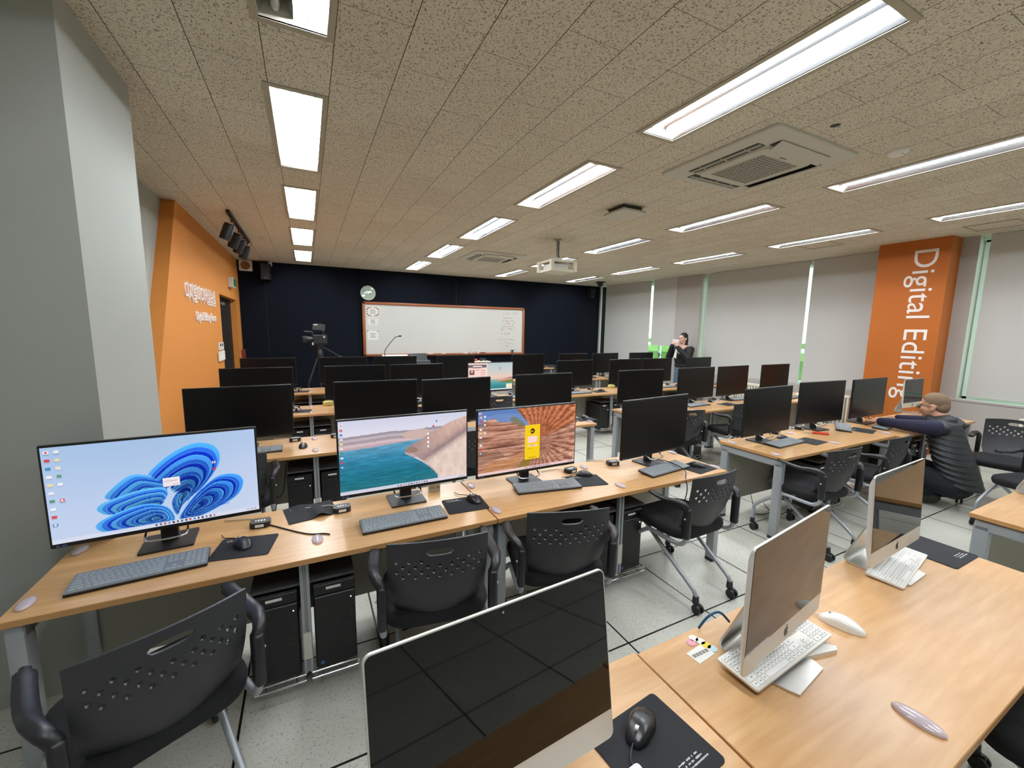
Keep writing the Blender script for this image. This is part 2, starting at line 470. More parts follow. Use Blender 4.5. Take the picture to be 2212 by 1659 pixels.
# ceiling: one tiled sheet with openings where the lamps are let in
xs = sorted([-1.5, 8.2] + [x + s * AW / 2 for x in LX for s in (-1, 1)]); ys = sorted([YB, YF + .15] + [y + s * AL / 2 for y in LY for s in (-1, 1)])
b = MB(); vg = {}
def cv(i, j):
    if (i, j) not in vg: vg[(i, j)] = b.v((xs[i], ys[j], CEIL))
    return vg[(i, j)]
for i in range(len(xs) - 1):
    for j in range(len(ys) - 1):
        cx, cy = (xs[i] + xs[i + 1]) / 2, (ys[j] + ys[j + 1]) / 2
        if any(abs(cx - x) < 0.01 for x in LX) and any(abs(cy - y) < 0.01 for y in LY): continue
        b.f([cv(i, j), cv(i, j + 1), cv(i + 1, j + 1), cv(i + 1, j)])
struct(b.obj('ceiling', MT['ceiling']))
sbox('wall_front', (-1.5, YF, 0), (8.2, YF + .15, CEIL), MT['navy'])
sbox('wall_back', (-1.5, YB - .15, 0), (8.2, YB, CEIL), MT['grey_wall'])
sbox('wall_left', (-1.5, YB, 0), (XL, YF, CEIL), MT['grey_wall'])
o = sbox('wall_left_column', (XL, 2.35, 0), (-0.813, 3.12, CEIL), MT['grey_wall'])
# orange feature wall on the left, its free end cut at a slant, with the doorway let in
b = MB()
b.prism([(5.61, CEIL), (3.88, 0), (7.74, 0), (7.74, 2.12), (7.74, CEIL)], XL, -1.17, 'YZ')
b.prism([(7.74, 2.12), (9.45, 2.12), (9.45, CEIL), (7.74, CEIL)], XL, -1.17, 'YZ')
b.prism([(9.45, 0), (YF, 0), (YF, CEIL), (9.45, CEIL)], XL, -1.17, 'YZ')
struct(b.obj('wall_left_panel', MT['orange']))
d = sbox('door_1', (XL, 7.74, 0), (XL + 0.02, 9.45, 2.12), MT['black_door'])
b = MB(); b.tube([(XL + .03, 7.95, 2.0), (XL + .075, 8.45, 2.0)], 0.008); b.box((XL + .05, 8.47, 2.0), (.04, .05, .05)); b.obj('door_closer', MT['alu'], d)
# right-hand wall: pillars, parapets and windows
sbox('wall_right', (7.92, 3.14, 0), (8.15, YF, 0.74), MT['warm_grey'])
sbox('wall_right_parapet', (XR, YB, 0), (8.15, 2.38, 0.80), MT['warm_grey'])
sbox('wall_right_pier', (XR, 2.215, 0.80), (8.15, 2.38, CEIL), MT['warm_grey'])
sbox('wall_right_pillar', (7.88, 6.46, 0), (8.15, 7.14, CEIL), MT['warm_grey'])
sbox('wall_right_column', (7.48, 2.38, 0), (8.15, 3.14, CEIL), MT['orange2'])
sbox('wall_right_lintel', (8.03, 3.14, 2.84), (8.15, YF, CEIL), MT['frame_white'])
sbox('wall_right_head', (7.90, YB, 2.88), (8.15, 2.215, CEIL), MT['frame_white'])
sbox('trim_1', (7.79, 9.84, 0), (7.845, YF, CEIL), MT['warm_grey'])
sbox('trim_2', (7.77, 1.0, 0.785), (7.95, 2.38, 0.815), MT['warm_grey'], bev=.005)
sbox('baseboard_right', (7.765, YB, 0), (XR, 2.38, 0.15), MT['base_grey'])
sbox('baseboard_front', (-1.17, YF - .012, 0), (7.79, YF, 0.12), MT['base_grey'])
sbox('baseboard_left', (XL, YB, 0), (XL + .012, 2.35, 0.12), MT['base_grey'])
for i, x in enumerate((-0.71, 3.36, 7.32)):
    sbox('trim_%d' % (i + 3), (x - .003, YF - .004, 0.12), (x + .003, YF, CEIL), MT['black'])
b = MB(); b.tube([(1.10, YF - .016, 0.1), (1.10, YF - .016, CEIL)], 0.016, 10); struct(b.obj('trim_6', MT['navy'], smooth=40))

def window(n, x, y0, y1, z0, z1, mull):
    b = MB(); t = .045
    for yy in (y0 + t / 2, y1 - t / 2): b.box((x, yy, (z0 + z1) / 2), (.06, t, z1 - z0))
    for zz in (z0 + t / 2, z1 - t / 2): b.box((x, (y0 + y1) / 2, zz), (.06, y1 - y0, t))
    for yy in mull: b.box((x, yy, (z0 + z1) / 2), (.06, .05, z1 - z0))
    w = struct(b.obj('window_%d' % n, MT['frame_white']))
    g = MB(); g.box((x, (y0 + y1) / 2, (z0 + z1) / 2), (.006, y1 - y0 - .06, z1 - z0 - .06)); g.obj('pane', MT['glass'], w)
    return w
w1 = window(1, 8.06, 7.14, YF, 0.74, 2.86, (7.72, 8.6))
b = MB(); b.box((8.0, 7.68, 1.06), (.03, .03, .12)); b.tube([(7.99, 7.68, 1.07), (7.975, 7.55, 1.065)], .009); b.obj('handle', MT['dark_grey'], w1)
window(2, 8.10, 3.14, 6.46, 0.74, 2.86, (4.0, 5.2))
window(3, 7.95, YB, 2.20, 0.80, 2.90, (0.9, -0.6))

# what is outside the glass
b = MB(); b.poly([(8.2, -8, -0.3), (30, -8, -0.3), (30, 24, -0.3), (8.2, 24, -0.3)]); struct(b.obj('ground_outside', MT['outside']))
b = MB()
for k, (z0, z1) in enumerate(((0.75, 1.0), (1.12, 1.3))): b.box((15 + k, 14, (z0 + z1) / 2), (1.0, 30, z1 - z0))
b.box((15.5, 14, .2), (.6, 30, 1.0))
struct(b.obj('exterior_hedge_bands', MT['hedge']))

# roller blinds
def blind(x, y0, y1, zb, label):
    t = thing('roller_blind', label, 'blind', (x, (y0 + y1) / 2, zb), 0, 'grey roller blinds')
    L = y1 - y0; H = CEIL - zb - .005
    b = MB(); b.box((0, 0, H / 2), (.0025, L, H)); b.obj('fabric', MT['blind'], t)
    b = MB(); b.box((0, 0, .012), (.014, L, .024), bev=.005); b.obj('bottom_bar', MT['blind'], t)
    b = MB(); b.cyl((.03, -L / 2, H - .03), (.03, L / 2, H - .03), .022, n=12); b.obj('roller', MT['grey_pl'], t, smooth=40)
    return t
blind(7.90, 7.965, 9.72, 0.80, 'grey roller blind at the window beside the dark blue wall')
blind(7.90, 7.142, 7.885, 1.304, 'short grey roller blind ending above the open strip of window beside the standing person')
blind(8.00, 4.33, 6.385, 0.745, 'widest grey roller blind, right of the standing person')
blind(8.00, 3.145, 4.275, 0.745, 'grey roller blind just left of the orange pillar')
blind(7.805, -1.6, 2.13, 0.85, 'grey roller blind right of the orange pillar, over a bright framed window')

# radiators under the windows
def radiator(y0, y1, x, label):
    t = thing('radiator', label, 'radiator', (x, (y0 + y1) / 2, 0.11), 0, 'cream radiators under the windows')
    n = int((y1 - y0) / .055); b = MB()
    for k in range(n):
        y = -(y1 - y0) / 2 + .0275 + k * .055
        b.box((0, y, .28), (.07, .032, .50), bev=.012, seg=2)
    b.obj('fins', MT['cream'], t, smooth=40)
    b = MB()
    for z in (.035, .535): b.box((0, 0, z), (.085, y1 - y0, .05), bev=.015)
    b.obj('headers', MT['cream'], t, smooth=40)
    b = MB()
    for y in (-(y1 - y0) / 2 + .1, (y1 - y0) / 2 - .1): b.box((0, y, -.05), (.03, .03, .12))
    b.obj('feet', MT['cream'], t)
radiator(4.35, 5.7, 7.80, 'cream ribbed radiator below the widest blind')
radiator(3.4, 4.15, 7.80, 'short cream ribbed radiator below the blind left of the orange pillar')
radiator(0.3, 1.62, 7.69, 'cream ribbed radiator on the wall behind the chairs at the right edge')

# ------------------------------------------------------------------ ceiling lamps
TUBE = emit('lit_tube', (240, 246, 252), 27.0)
DEAD = mat('unlit_tube', (190, 190, 190), 0.3)
def make_lamp():
    t = thing('ceiling_lamp', '', 'ceiling lamp', (0, 0, 0), 0, 'recessed twin tube ceiling lamps')
    w, l, h = AW / 2, AL / 2, .085
    b = MB()
    prof = [(-w, 0.0), (-w + .012, .03), (-.095, h), (-.04, h), (0, .022), (.04, h), (.095, h), (w - .012, .03), (w, 0.0)]
    A = [b.v((x, -l, z)) for x, z in prof]; B = [b.v((x, l, z)) for x, z in prof]
    for i in range(len(prof) - 1): b.f([A[i], A[i + 1], B[i + 1], B[i]])
    b.obj('reflector', MT['reflector'], t)
    b = MB()
    for s in (-1, 1): b.box((0, s * (l + .003), .045), (AW + .01, .006, .10))
    for s in (-1, 1): b.box((s * (w + .003), 0, .045), (.006, AL + .012, .10))
    b.box((0, 0, .10), (AW + .02, AL + .02, .01)); b.obj('housing', MT['cream'], t)
    b = MB()
    for s in (-1, 1):
        b.box((0, s * (l + .017), -.003), (AW + .06, .034, .008)); b.box((s * (w + .015), 0, -.003), (.03, AL, .008))
    b.obj('flange', MT['flange'], t)
    for s in (-1, 1):
        b = MB(); b.cyl((s * .067, -l + .03, .044), (s * .067, l - .03, .044), .019, n=10, cap=False); b.obj('tube', TUBE, t, smooth=90)
        b = MB()
        for q in (-1, 1): b.cyl((s * .067, q * (l - .03), .047), (s * .067, q * (l - .002), .047), .0155, n=10)
        b.obj('tube_cap', MT['white'], t, smooth=40)
    return t
lamp = Proto(make_lamp)
cols = ['leftmost column of lamps', 'second column of lamps from the left', 'third column of lamps from the left', 'column of lamps nearest the windows']
rows = ['added overhead', 'nearest', 'second nearest', 'middle', 'second farthest', 'farthest']  # overhead row is out of view, added for the light it gives
for i, x in enumerate(LX):
    for j, y in enumerate(LY):
        if (i, j) == (0, 1): continue
        lamp((x, y, CEIL), 0, 'recessed twin tube ceiling lamp, %s in the %s' % (rows[j], cols[i]), 'recessed twin tube ceiling lamps')
r = dup(lamp.root, (LX[0], LY[1], CEIL), 0, 'recessed ceiling lamp with one dead tube, nearest in the leftmost column of lamps')
tb = [c for c in r.children if c.name.startswith('tube') and not c.name.startswith('tube_cap')]
dead = min(tb, key=lambda c: c.data.vertices[0].co.x); dead.data = dead.data.copy(); dead.data.materials[0] = DEAD; dead['label'] = 'unlit grey tube'
# ------------------------------------------------------------------ desks
def make_desk(L, D):
    def mk():
        t = thing('desk', '', 'desk')
        b = MB(); b.mi = 1; b.box((0, D / 2, TOP - .0125), (L - .002, D, .025), bev=.002, seg=1)
        for f in b.bm.faces:
            if f.normal.z > .9 or f.calc_center_median().z > TOP - .0008: f.material_index = 0
        b.obj('tabletop', [MT['wood'], MT['edge']], t)
        for s in (-1, 1):
            x = s * (L / 2 - .035); b = MB()
            for y0 in (.02, D - .085):
                b.box((x, y0 + .0325, .325), (.05, .065, .61), bev=.008, seg=2)
            b.box((x, D / 2, .6255), (.05, D - .045, .055), bev=.006, seg=1)
            b.obj('leg_frame', MT['silver'], t, smooth=40)
            b = MB()
            for y0 in (.02, D - .085): b.box((x, y0 + .0325, .01), (.048, .06, .02))
            for y0 in (.06, D - .06): b.box((x, y0, .6565), (.03, .04, .008))
            b.obj('foot_pad', MT['black'], t)
        b = MB(); b.box((0, D - .06, .385), (L - .12, .018, .50)); b.obj('modesty_panel', MT['panel'], t)
        b = MB(); b.box((0, D - .16, .63), (L - .1, .05, .03)); b.obj('crossbar', MT['silver'], t)
        return t
    return Proto(mk)

# ------------------------------------------------------------------ chairs
def make_chair():
    t = thing('office_chair', '', 'chair')
    # backrest: one moulded shell with a grip slot and rows of round holes
    b = MB(); bm = b.bm
    W, Hh = .405, .335
    def P(u, w):
        # u across -1..1, w up 0..1
        half = W / 2 * (0.94 + 0.06 * math.sin(min(1, w * 1.15) * PI / 2)) * (1 - 0.10 * max(0, .18 - w) / .18)
        y = -.205 - .085 * w - .02 * math.sin(w * PI) + .050 * u * u
        z = .475 + Hh * w + .016 * (1 - u * u) * w - .012 * (1 - u * u) * (1 - w)
        return (u * half, y, z)
    NX, NY = 17, 15
    us = [-1 + 2 * i / NX for i in range(NX + 1)]; ws = [j / NY for j in range(NY + 1)]
    vg = [[b.v(P(u, w)) for u in us] for w in ws]
    holes = {}
    for j, cols_ in ((11, (1, 3, 5, 11, 13, 15)), (10, (2, 4, 6, 8, 10, 12, 14)), (8, (2, 4, 6, 8, 10, 12, 14)), (9, (1, 3, 5, 7, 9, 11, 13, 15))):
        for c in cols_: holes[(j, c)] = 1
    slot = (12, 14, 6, 11)   # rows 12..13, columns 6..10
    def ring_cell(cs, pts, k):
        o = [b.v(p) for p in pts]
        for i in range(4):
            seg = [o[(i * k + q) % (4 * k)] for q in range(k)]
            b.f([cs[i], cs[(i + 1) % 4]] + list(reversed(seg)))
            b.f([cs[(i + 1) % 4], o[((i + 1) * k) % (4 * k)], seg[-1]])
    for j in range(NY):
        for i in range(NX):
            if slot[0] <= j < slot[1] and slot[2] <= i < slot[3]: continue
            cs = [vg[j][i], vg[j][i + 1], vg[j + 1][i + 1], vg[j + 1][i]]
            if (j, i) in holes:
                uc, wc = (us[i] + us[i + 1]) / 2, (ws[j] + ws[j + 1]) / 2; k = 3; pts = []
                for q in range(4 * k):
                    a = math.radians(225 + 45 / k + 90 * q / k - 0)
                    a = math.radians(225) + 2 * PI * (q + .5) / (4 * k)
                    pts.append(P(uc + .040 * math.cos(a), wc + .0245 * math.sin(a)))
                ring_cell(cs, pts, k)
            else: b.f(cs)
    # rounded slot inside the gap
    a0, a1, w0, w1 = us[slot[2]], us[slot[3]], ws[slot[0]], ws[slot[1]]
    border = [vg[slot[0]][i] for i in range(slot[2], slot[3] + 1)] + [vg[slot[0] + 1][slot[3]]] + [vg[slot[1]][i] for i in range(slot[3], slot[2] - 1, -1)] + [vg[slot[0] + 1][slot[2]]]
    inner = []
    for bv in border:
        # project onto an ellipse-ended slot
        x, y, z = b.M.inverted() @ bv.co
        i = border.index(bv)
        n = len(border)
    uc, wc, ru, rw = (a0 + a1) / 2, (w0 + w1) / 2, (a1 - a0) / 2 * .92, (w1 - w0) / 2 * .62
    angs = []
    params = [(us[i], w0) for i in range(slot[2], slot[3] + 1)] + [(a1, wc)] + [(us[i], w1) for i in range(slot[3], slot[2] - 1, -1)] + [(a0, wc)]
    for (u, w) in params:
        a = math.atan2((w - wc) / (w1 - w0), (u - uc) / (a1 - a0))
        c, s = math.cos(a), math.sin(a); q = 1 / (abs(c) ** 3 + abs(s) ** 3) ** (1 / 3)
        inner.append(b.v(P(uc + ru * c * q, wc + rw * s * q)))
    for i in range(len(border)): b.f([border[i], border[(i + 1) % len(border)], inner[(i + 1) % len(border)], inner[i]])
    bmesh.ops.recalc_face_normals(bm, faces=bm.faces[:])
    bmesh.ops.solidify(bm, geom=bm.faces[:], thickness=.008)
    b.obj('backrest', MT['black_chair'], t, smooth=50)
    b = MB(); b.tube([Vector(P(u, 0.0)) + Vector((0, .012, -.004)) for u in [-1 + i / 6 for i in range(13)]], (.009, .013), 8); b.obj('back_rim', MT['black'], t, smooth=60)
    # seat pad
    b = MB(); out = rrect(.46, .44, .11, 6, 0, .005); rings = []
    for sc, z in ((.80, .408), (.97, .415), (1.0, .440), (.985, .462), (.90, .474), (.5, .472)):
        rings.append([b.v((x * sc, (y - .005) * sc + .005 - .02 * (y > .15) * 0, z - .010 * (y > .12) * (y - .12) / .1)) for x, y in out])
    b.skin(rings); b.obj('seat', MT['black_soft'], t, smooth=60)
    for s in (-1, 1):
        b = MB()
        b.tube([(.222 * s, -.236, .60), (.222 * s, -.236, .50), (.222 * s, -.228, .43), (.222 * s, -.19, .398), (.222 * s, -.12, .392), (.222 * s, .02, .392), (.224 * s, .06, .380), (.23 * s, .18, .285), (.232 * s, .235, .235), (.233 * s, .258, .20), (.233 * s, .26, .15), (.233 * s, .26, .072)], .0135, 10, smooth=4)
        b.obj('side_frame', MT['silver'], t, smooth=60)
        b = MB()
        b.tube([(.165 * s, .16, .40), (.165 * s, .12, .385), (.163 * s, -.10, .235), (.16 * s, -.24, .145), (.16 * s, -.275, .115), (.16 * s, -.285, .09), (.16 * s, -.285, .072)], .013, 10, smooth=3)
        b.obj('rear_leg', MT['silver'], t, smooth=60)
        b = MB()
        b.box((.225 * s, -.236, .545), (.036, .046, .19), bev=.012)
        b.tube([(.226 * s, -.236, .63), (.240 * s, -.222, .655), (.254 * s, -.17, .660), (.258 * s, -.10, .650), (.256 * s, -.02, .652), (.250 * s, .06, .660), (.247 * s, .10, .660)], [(.019, .02), (.022, .019), (.025, .016), (.026, .014), (.026, .013), (.025, .011), (.014, .009)], 10, smooth=4)
        b.obj('armrest', MT['black'], t, smooth=60)
        b = MB(); b.ball((.2445 * s, -.236, .575), .006, 8, 6); b.obj('screw', MT['alu'], t, smooth=90)
        for x, y in ((.233 * s, .26), (.16 * s, -.285)):
            b = MB(); b.cyl((x, y, .10), (x, y, .058), .017, .02, 10); b.box((x, y - .012, .052), (.02, .045, .03), bev=.009)
            for q in (-1, 1): b.lathe([(.012, -.007), (.026, -.007), (.029, -.004), (.029, .004), (.026, .007), (.012, .007)], (x + q * .016, y - .018, .029), 16, 'X')
            b.obj('caster', MT['black'], t, smooth=40)
    return t
chair = Proto(make_chair)

# ------------------------------------------------------------------ monitors
PW, PH, PZ = .705, .415, .08
SW, SH = PW - .016, PH - .026
def make_monitor():
    t = thing('monitor', '', 'monitor')
    b = MB(); b.box((0, .009, PZ + PH / 2), (PW, .018, PH), bev=.003, seg=1)
    rings = []
    for sc, y in ((.86, .018), (.80, .040), (.5, .046)):
        rings.append([b.v((x, y, PZ + PH / 2 + z)) for x, z in rrect(PW * sc, PH * sc, .02, 3)])
    b.skin(rings)
    h = b.obj('housing', MT['bezel'], t, smooth=30)
    b = MB(); b.box((0, -.0006, PZ + .018 + SH / 2), (SW, .001, SH)); b.obj('screen', MT['screen_off'], h)
    b = MB(); b.box((0, .008, PZ + PH + .0006), (PW - .004, .014, .0012)); b.obj('top_rim', MT['bezel_top'], h)
    b = MB(); b.box((-PW / 2 + .022, -.0006, PZ + .008), (.010, .001, .006)); b.box((-PW / 2 + .040, -.0006, PZ + .008), (.014, .001, .005)); b.obj('maker_mark', MT['blue_badge'], h)
    b = MB(); b.box((0, .062, .12), (.062, .034, .24), bev=.006); b.box((0, .045, .22), (.10, .03, .10), bev=.004); b.obj('stand_neck', MT['black'], t)
    b = MB(); b.prism(rrect(.19, .175, .008, 3, 0, .045), 0, .009); b.obj('base', MT['black'], t, smooth=40)
    b = MB(); b.tube([(-.07, .05, .088), (-.072, .0, .062), (-.062, -.022, .050), (0, -.026, .047), (.062, -.022, .050), (.072, .0, .062), (.07, .05, .088)], .0045, 8, smooth=4); b.obj('cable_hoop', MT['chrome'], t, smooth=80)
    return t
monitor = Proto(make_monitor)

# ------------------------------------------------------------------ all-in-one computers
def apple_pts(s):
    """outline of the fruit mark"""
    body = [(0, .36), (.16, .44), (.36, .40), (.44, .30), (.30, .12), (.30, -.06), (.40, -.18), (.47, -.22), (.36, -.48), (.22, -.62), (.08, -.58), (0, -.55), (-.08, -.58), (-.22, -.62), (-.38, -.44), (-.48, -.14), (-.46, .14), (-.34, .36), (-.16, .44)]
    P = [Vector((x * s, y * s, 0)) for x, y in body]
    leaf = [Vector((x * s, y * s, 0)) for x, y in ((.0, .50), (.02, .66), (.12, .78), (.22, .82), (.2, .66), (.10, .54))]
    return [(p.x, p.y) for p in P], [(p.x, p.y) for p in leaf]
IW, IH, IZ, CH = .487, .355, .08, .060
def make_imac():
    t = thing('all_in_one_computer', '', 'computer')
    b = MB(); rings = []
    for w, h, y, r in ((IW, IH, 0, .013), (IW, IH, .006, .013), (IW - .02, IH - .02, .012, .013), (IW * .8, IH * .8, .034, .03), (IW * .4, IH * .4, .046, .03)):
        rings.append([b.v((x, y, IZ + IH / 2 + z)) for x, z in rrect(w, h, r, 5)])
    b.skin(rings); h = b.obj('housing', MT['alu_light'], t, smooth=35)
    pts = [p for p in rrect(IW - .005, IH - .005, .011, 5) if p[1] > -IH / 2 + CH]
    k0 = [(-(IW - .005) / 2, -IH / 2 + CH), ((IW - .005) / 2, -IH / 2 + CH)]
    b = MB(); b.prism([(x, IZ + IH / 2 + z) for x, z in pts + k0], -.0012, .0002, 'XZ'); b.obj('screen', MT['screen_gloss'], h)
    b = MB(); b.ball((0, -.0014, IZ + IH - .012), .0022, 8, 6); b.obj('webcam', MT['grey_pl'], h)
    body, leaf = apple_pts(.024); b = MB()
    b.prism([(x, IZ + CH / 2 + z) for x, z in body], -.0008, .0003, 'XZ'); b.prism([(x, IZ + CH / 2 + z) for x, z in leaf], -.0008, .0003, 'XZ'); b.obj('logo', MT['bezel'], h)
    # bent plate foot
    path = [(-.075, .003), (.05, .003), (.105, .004), (.128, .012), (.132, .03), (.115, .08), (.062, .22), (.036, .27)]
    pv = catmull([Vector((0, y, z)) for y, z in path], 4)
    b = MB(); A = []
    for i, p in enumerate(pv):
        d = (pv[min(i + 1, len(pv) - 1)] - pv[max(i - 1, 0)]).normalized(); n = Vector((0, -d.z, d.y))
        f = i / (len(pv) - 1); hw = .098 if f > .12 else .098 - .02 * (1 - f / .12) ** 2
        if f > .6: hw = .098 - .035 * (f - .6) / .4
        A.append([b.v((x, p.y + n.y * q, p.z + n.z * q)) for x, q in ((-hw, .0035), (hw, .0035), (hw, -.0025), (-hw, -.0025))])
    b.skin(A); b.obj('stand', MT['alu'], t, smooth=50)
    return t
imac = Proto(make_imac)

# ------------------------------------------------------------------ keyboards, mice, pads
def key_rows(b, W, D, z, rows, gap, kh, special=None):
    for j, row in enumerate(rows):
        y1 = D / 2 - j * D / len(rows); y0 = y1 - D / len(rows); x = -W / 2; tot = sum(abs(k) for k in row)
        for k in row:
            w = abs(k) / tot * W
            if k > 0: b.box((x + w / 2, (y0 + y1) / 2, z), (w - gap, y1 - y0 - gap, kh), bev=.0012, seg=1)
            x += w
NUM = [-.3, 1, 1, 1, 1]
ROWS = [[1.05] * 13 + [1.2] + [-.3, 1, 1, 1] + NUM,
        [1] * 13 + [2] + [-.3, 1, 1, 1] + NUM,
        [1.5] + [1] * 12 + [1.5] + [-.3, 1, 1, 1] + NUM,
        [1.8] + [1] * 11 + [2.2] + [-.3, -1, -1, -1] + NUM,
        [2.3] + [1] * 10 + [2.7] + [-.3, -1, 1, -1] + NUM,
        [1.2, 1.2, 1.2, 6.2, 1.2, 1.2, 1.2, 1.6] + [-.3, 1, 1, 1] + [-.3, 2, 1, 1]]
def make_keyboard():
    t = thing('keyboard', '', 'keyboard')
    tilt = Matrix.Rotation(math.radians(4), 4, 'X')
    b = MB(Matrix.Translation((0, 0, .011)) @ tilt); b.box((0, 0, 0), (.412, .128, .010), bev=.003)
    b.obj('case', MT['bezel'], t)
    b = MB(Matrix.Translation((0, 0, .0175)) @ tilt); b.prism(rrect(.410, .126, .004, 2), -.002, .002); b.obj('key_bed', MT['key_tray'], t)
    b = MB(Matrix.Translation((0, 0, .0200)) @ tilt); key_rows(b, .396, .108, 0, ROWS, .0028, .003); b.obj('keys', MT['key_grey'], t)
    return t
keyboard = Proto(make_keyboard)
def make_white_keyboard():
    t = thing('white_keyboard', '', 'keyboard')
    tilt = Matrix.Rotation(math.radians(3), 4, 'X')
    b = MB(Matrix.Translation((0, 0, .0085)) @ tilt); b.prism(rrect(.416, .118, .008, 4), -.003, .0035); b.obj('case', MT['alu_light'], t, smooth=40)
    b = MB(Matrix.Translation((0, 0, .0125)) @ tilt); key_rows(b, .404, .106, 0, ROWS, .0032, .003); b.obj('keys', MT['white_key'], t)
    b = MB(Matrix.Translation((0, 0, .0142)) @ tilt)
    for j, row in enumerate(ROWS):
        x = -.202; tot = sum(abs(k) for k in row); y = .053 - (j + .5) * .106 / 6
        for k in row:
            w = abs(k) / tot * .404
            if k > 0 and k < 3: b.box((x + w / 2, y, 0), (.0045, .0035, .0003))
            x += w
    b.obj('legends', MT['legend'], t)
    b = MB(); b.box((0, .02, .003), (.38, .07, .006)); b.obj('underside', MT['white'], t)
    return t
white_keyboard = Proto(make_white_keyboard)
def body_mouse(b, L, Wd, H):
    rings = []
    for i in range(13):
        f = i / 12; y = L / 2 - f * L; s = math.sin(PI * (0.06 + .88 * f)) ** .55
        hw = Wd / 2 * s * (1 - .10 * math.exp(-((f - .42) / .16) ** 2)); hh = H * s * (.72 + .45 * math.sin(PI * min(1, f * .95 + .1)) * .62)
        rings.append([b.v((hw * math.copysign(abs(math.cos(a)) ** .7, math.cos(a)), y, max(.001, hh * max(0, math.sin(a)) ** .62 if math.sin(a) > 0 else .001))) for a in [2 * PI * k / 16 for k in range(16)]])
    b.skin(rings)
def make_mouse():
    t = thing('computer_mouse', '', 'mouse')
    b = MB(); body_mouse(b, .112, .066, .034); b.obj('shell', MT['mouse'], t, smooth=70)
    b = MB(); b.lathe([(.001, -.004), (.0085, -.004), (.0085, .004), (.001, .004)], (0, .030, .0265), 12, 'X'); b.obj('wheel', MT['alu'], t, smooth=40)
    b = MB(); b.tube([(0, .054, .010), (0, .035, .0315), (0, .01, .0365)], .0007, 5, smooth=3); b.obj('button_seam', MT['cable'], t)
    b = MB(); b.tube([(0, .055, .010), (-.005, .085, .006), (-.03, .12, .004), (-.03, .16, .004)], .0022, 6, smooth=4); b.obj('cord', MT['cable'], t, smooth=80)
    return t
mouse = Proto(make_mouse)
def make_white_mouse():
    t = thing('white_mouse', '', 'mouse')
    b = MB(); body_mouse(b, .122, .062, .036); b.obj('shell', MT['mouse_w'], t, smooth=70)
    b = MB(); b.ball((0, .034, .031), (.003, .003, .003), 8, 6); b.obj('scroll_ball', MT['grey_pl'], t, smooth=90)
    b = MB(); b.tube([(0, .058, .008), (.0, .10, .004), (.02, .19, .003)], .0022, 6, smooth=4); b.obj('cord', MT['white_cable'], t, smooth=80)
    return t
def scribble_lines(b, x0, y0, w, rows, lh, z, rnd, seg=6, th=.5, fill=.8):
    """rows of small illegible strokes standing for fine print"""
    for r in range(rows):
        x = x0; y = y0 - r * lh; end = x0 + w * rnd.uniform(.7, 1)
        while x < end:
            l = rnd.uniform(.15, .5) * lh
            if rnd.random() < fill: b.box((x + l / 2, y, z), (l, lh * th * rnd.uniform(.5, 1), .0003))
            x += l + lh * .14
def make_pad(w=.225, d=.185, curl=0.0, text_at=(-.09, .075)):
    def mk():
        t = thing('mouse_pad', '', 'mouse pad')
        b = MB(); n = 14
        out = rrect(w, d, .012, 4)
        if not curl: b.prism(out, 0, .0032)
        else:
            T = []; Bm = []
            for j in range(n + 1):
                for i in range(n + 1):
                    x = -w / 2 + w * i / n; y = -d / 2 + d * j / n
                    z = curl * (math.exp(-((x - .03) / .03) ** 2) * max(0, (d / 2 - y) / d) + .5 * math.exp(-((x + .2 * w) / .04) ** 2) * (j / n) ** 3)
                    T.append(b.v((x, y, z + .0032))); Bm.append(b.v((x, y, z)))
            k = n + 1
            for j in range(n):
                for i in range(n):
                    a = j * k + i
                    b.f([T[a], T[a + 1], T[a + k + 1], T[a + k]]); b.f([Bm[a], Bm[a + k], Bm[a + k + 1], Bm[a + 1]])
            for i in range(n):
                for a, c in ((i, i + 1), (n * k + i + 1, n * k + i), ((i + 1) * k, i * k), (i * k + n, (i + 1) * k + n)): b.f([Bm[a], Bm[c], T[c], T[a]])
        b.obj('cloth', MT['pad'], t)
        b = MB(); scribble_lines(b, text_at[0], text_at[1], .085, 3, .0085, .0034 + curl * .1, random.Random(3), fill=.85); b.obj('print', MT['print'], t)
        return t
    return Proto(mk)
pad = make_pad()
def make_hub():
    t = thing('usb_hub', '', 'usb hub')
    b = MB(); b.prism([(-.042, -.018), (-.028, -.030), (.028, -.030), (.042, -.018), (.042, .022), (.034, .030), (-.034, .030), (-.042, .022)], 0, .028); b.obj('case', MT['black'], t)
    b = MB(); b.box((0, -.0305, .014), (.036, .002, .013)); b.obj('port', MT['white'], t)
    b = MB()
    for x in (-.018, -.006, .006, .018): b.box((x, 0, .0285), (.007, .022 - abs(x) * .4, .001))
    b.obj('top_sockets', MT['white'], t)
    b = MB(); b.box((-.03, .036, .012), (.016, .028, .011), bev=.003); b.tube([(-.03, .05, .012), (-.05, .085, .006), (-.10, .10, .005), (-.17, .11, .005)], .0028, 6, smooth=4); b.obj('lead', MT['white_cable'], t, smooth=60)
    return t
hub = Proto(make_hub)
def make_oval():
    t = thing('clear_oval_stud', '', 'plastic stud')
    b = MB(); b.ball((0, 0, .004), (.0235, .045, .011), 20, 8); b.obj('dome', MT['acrylic'], t, smooth=70)
    b = MB()
    for y in (-.022, -.007, .008, .023): b.box((0, y, .0035), (.026 - abs(y) * .4, .009, .0022))
    b.obj('ribs', MT['acrylic'], t)
    return t
oval = Proto(make_oval)

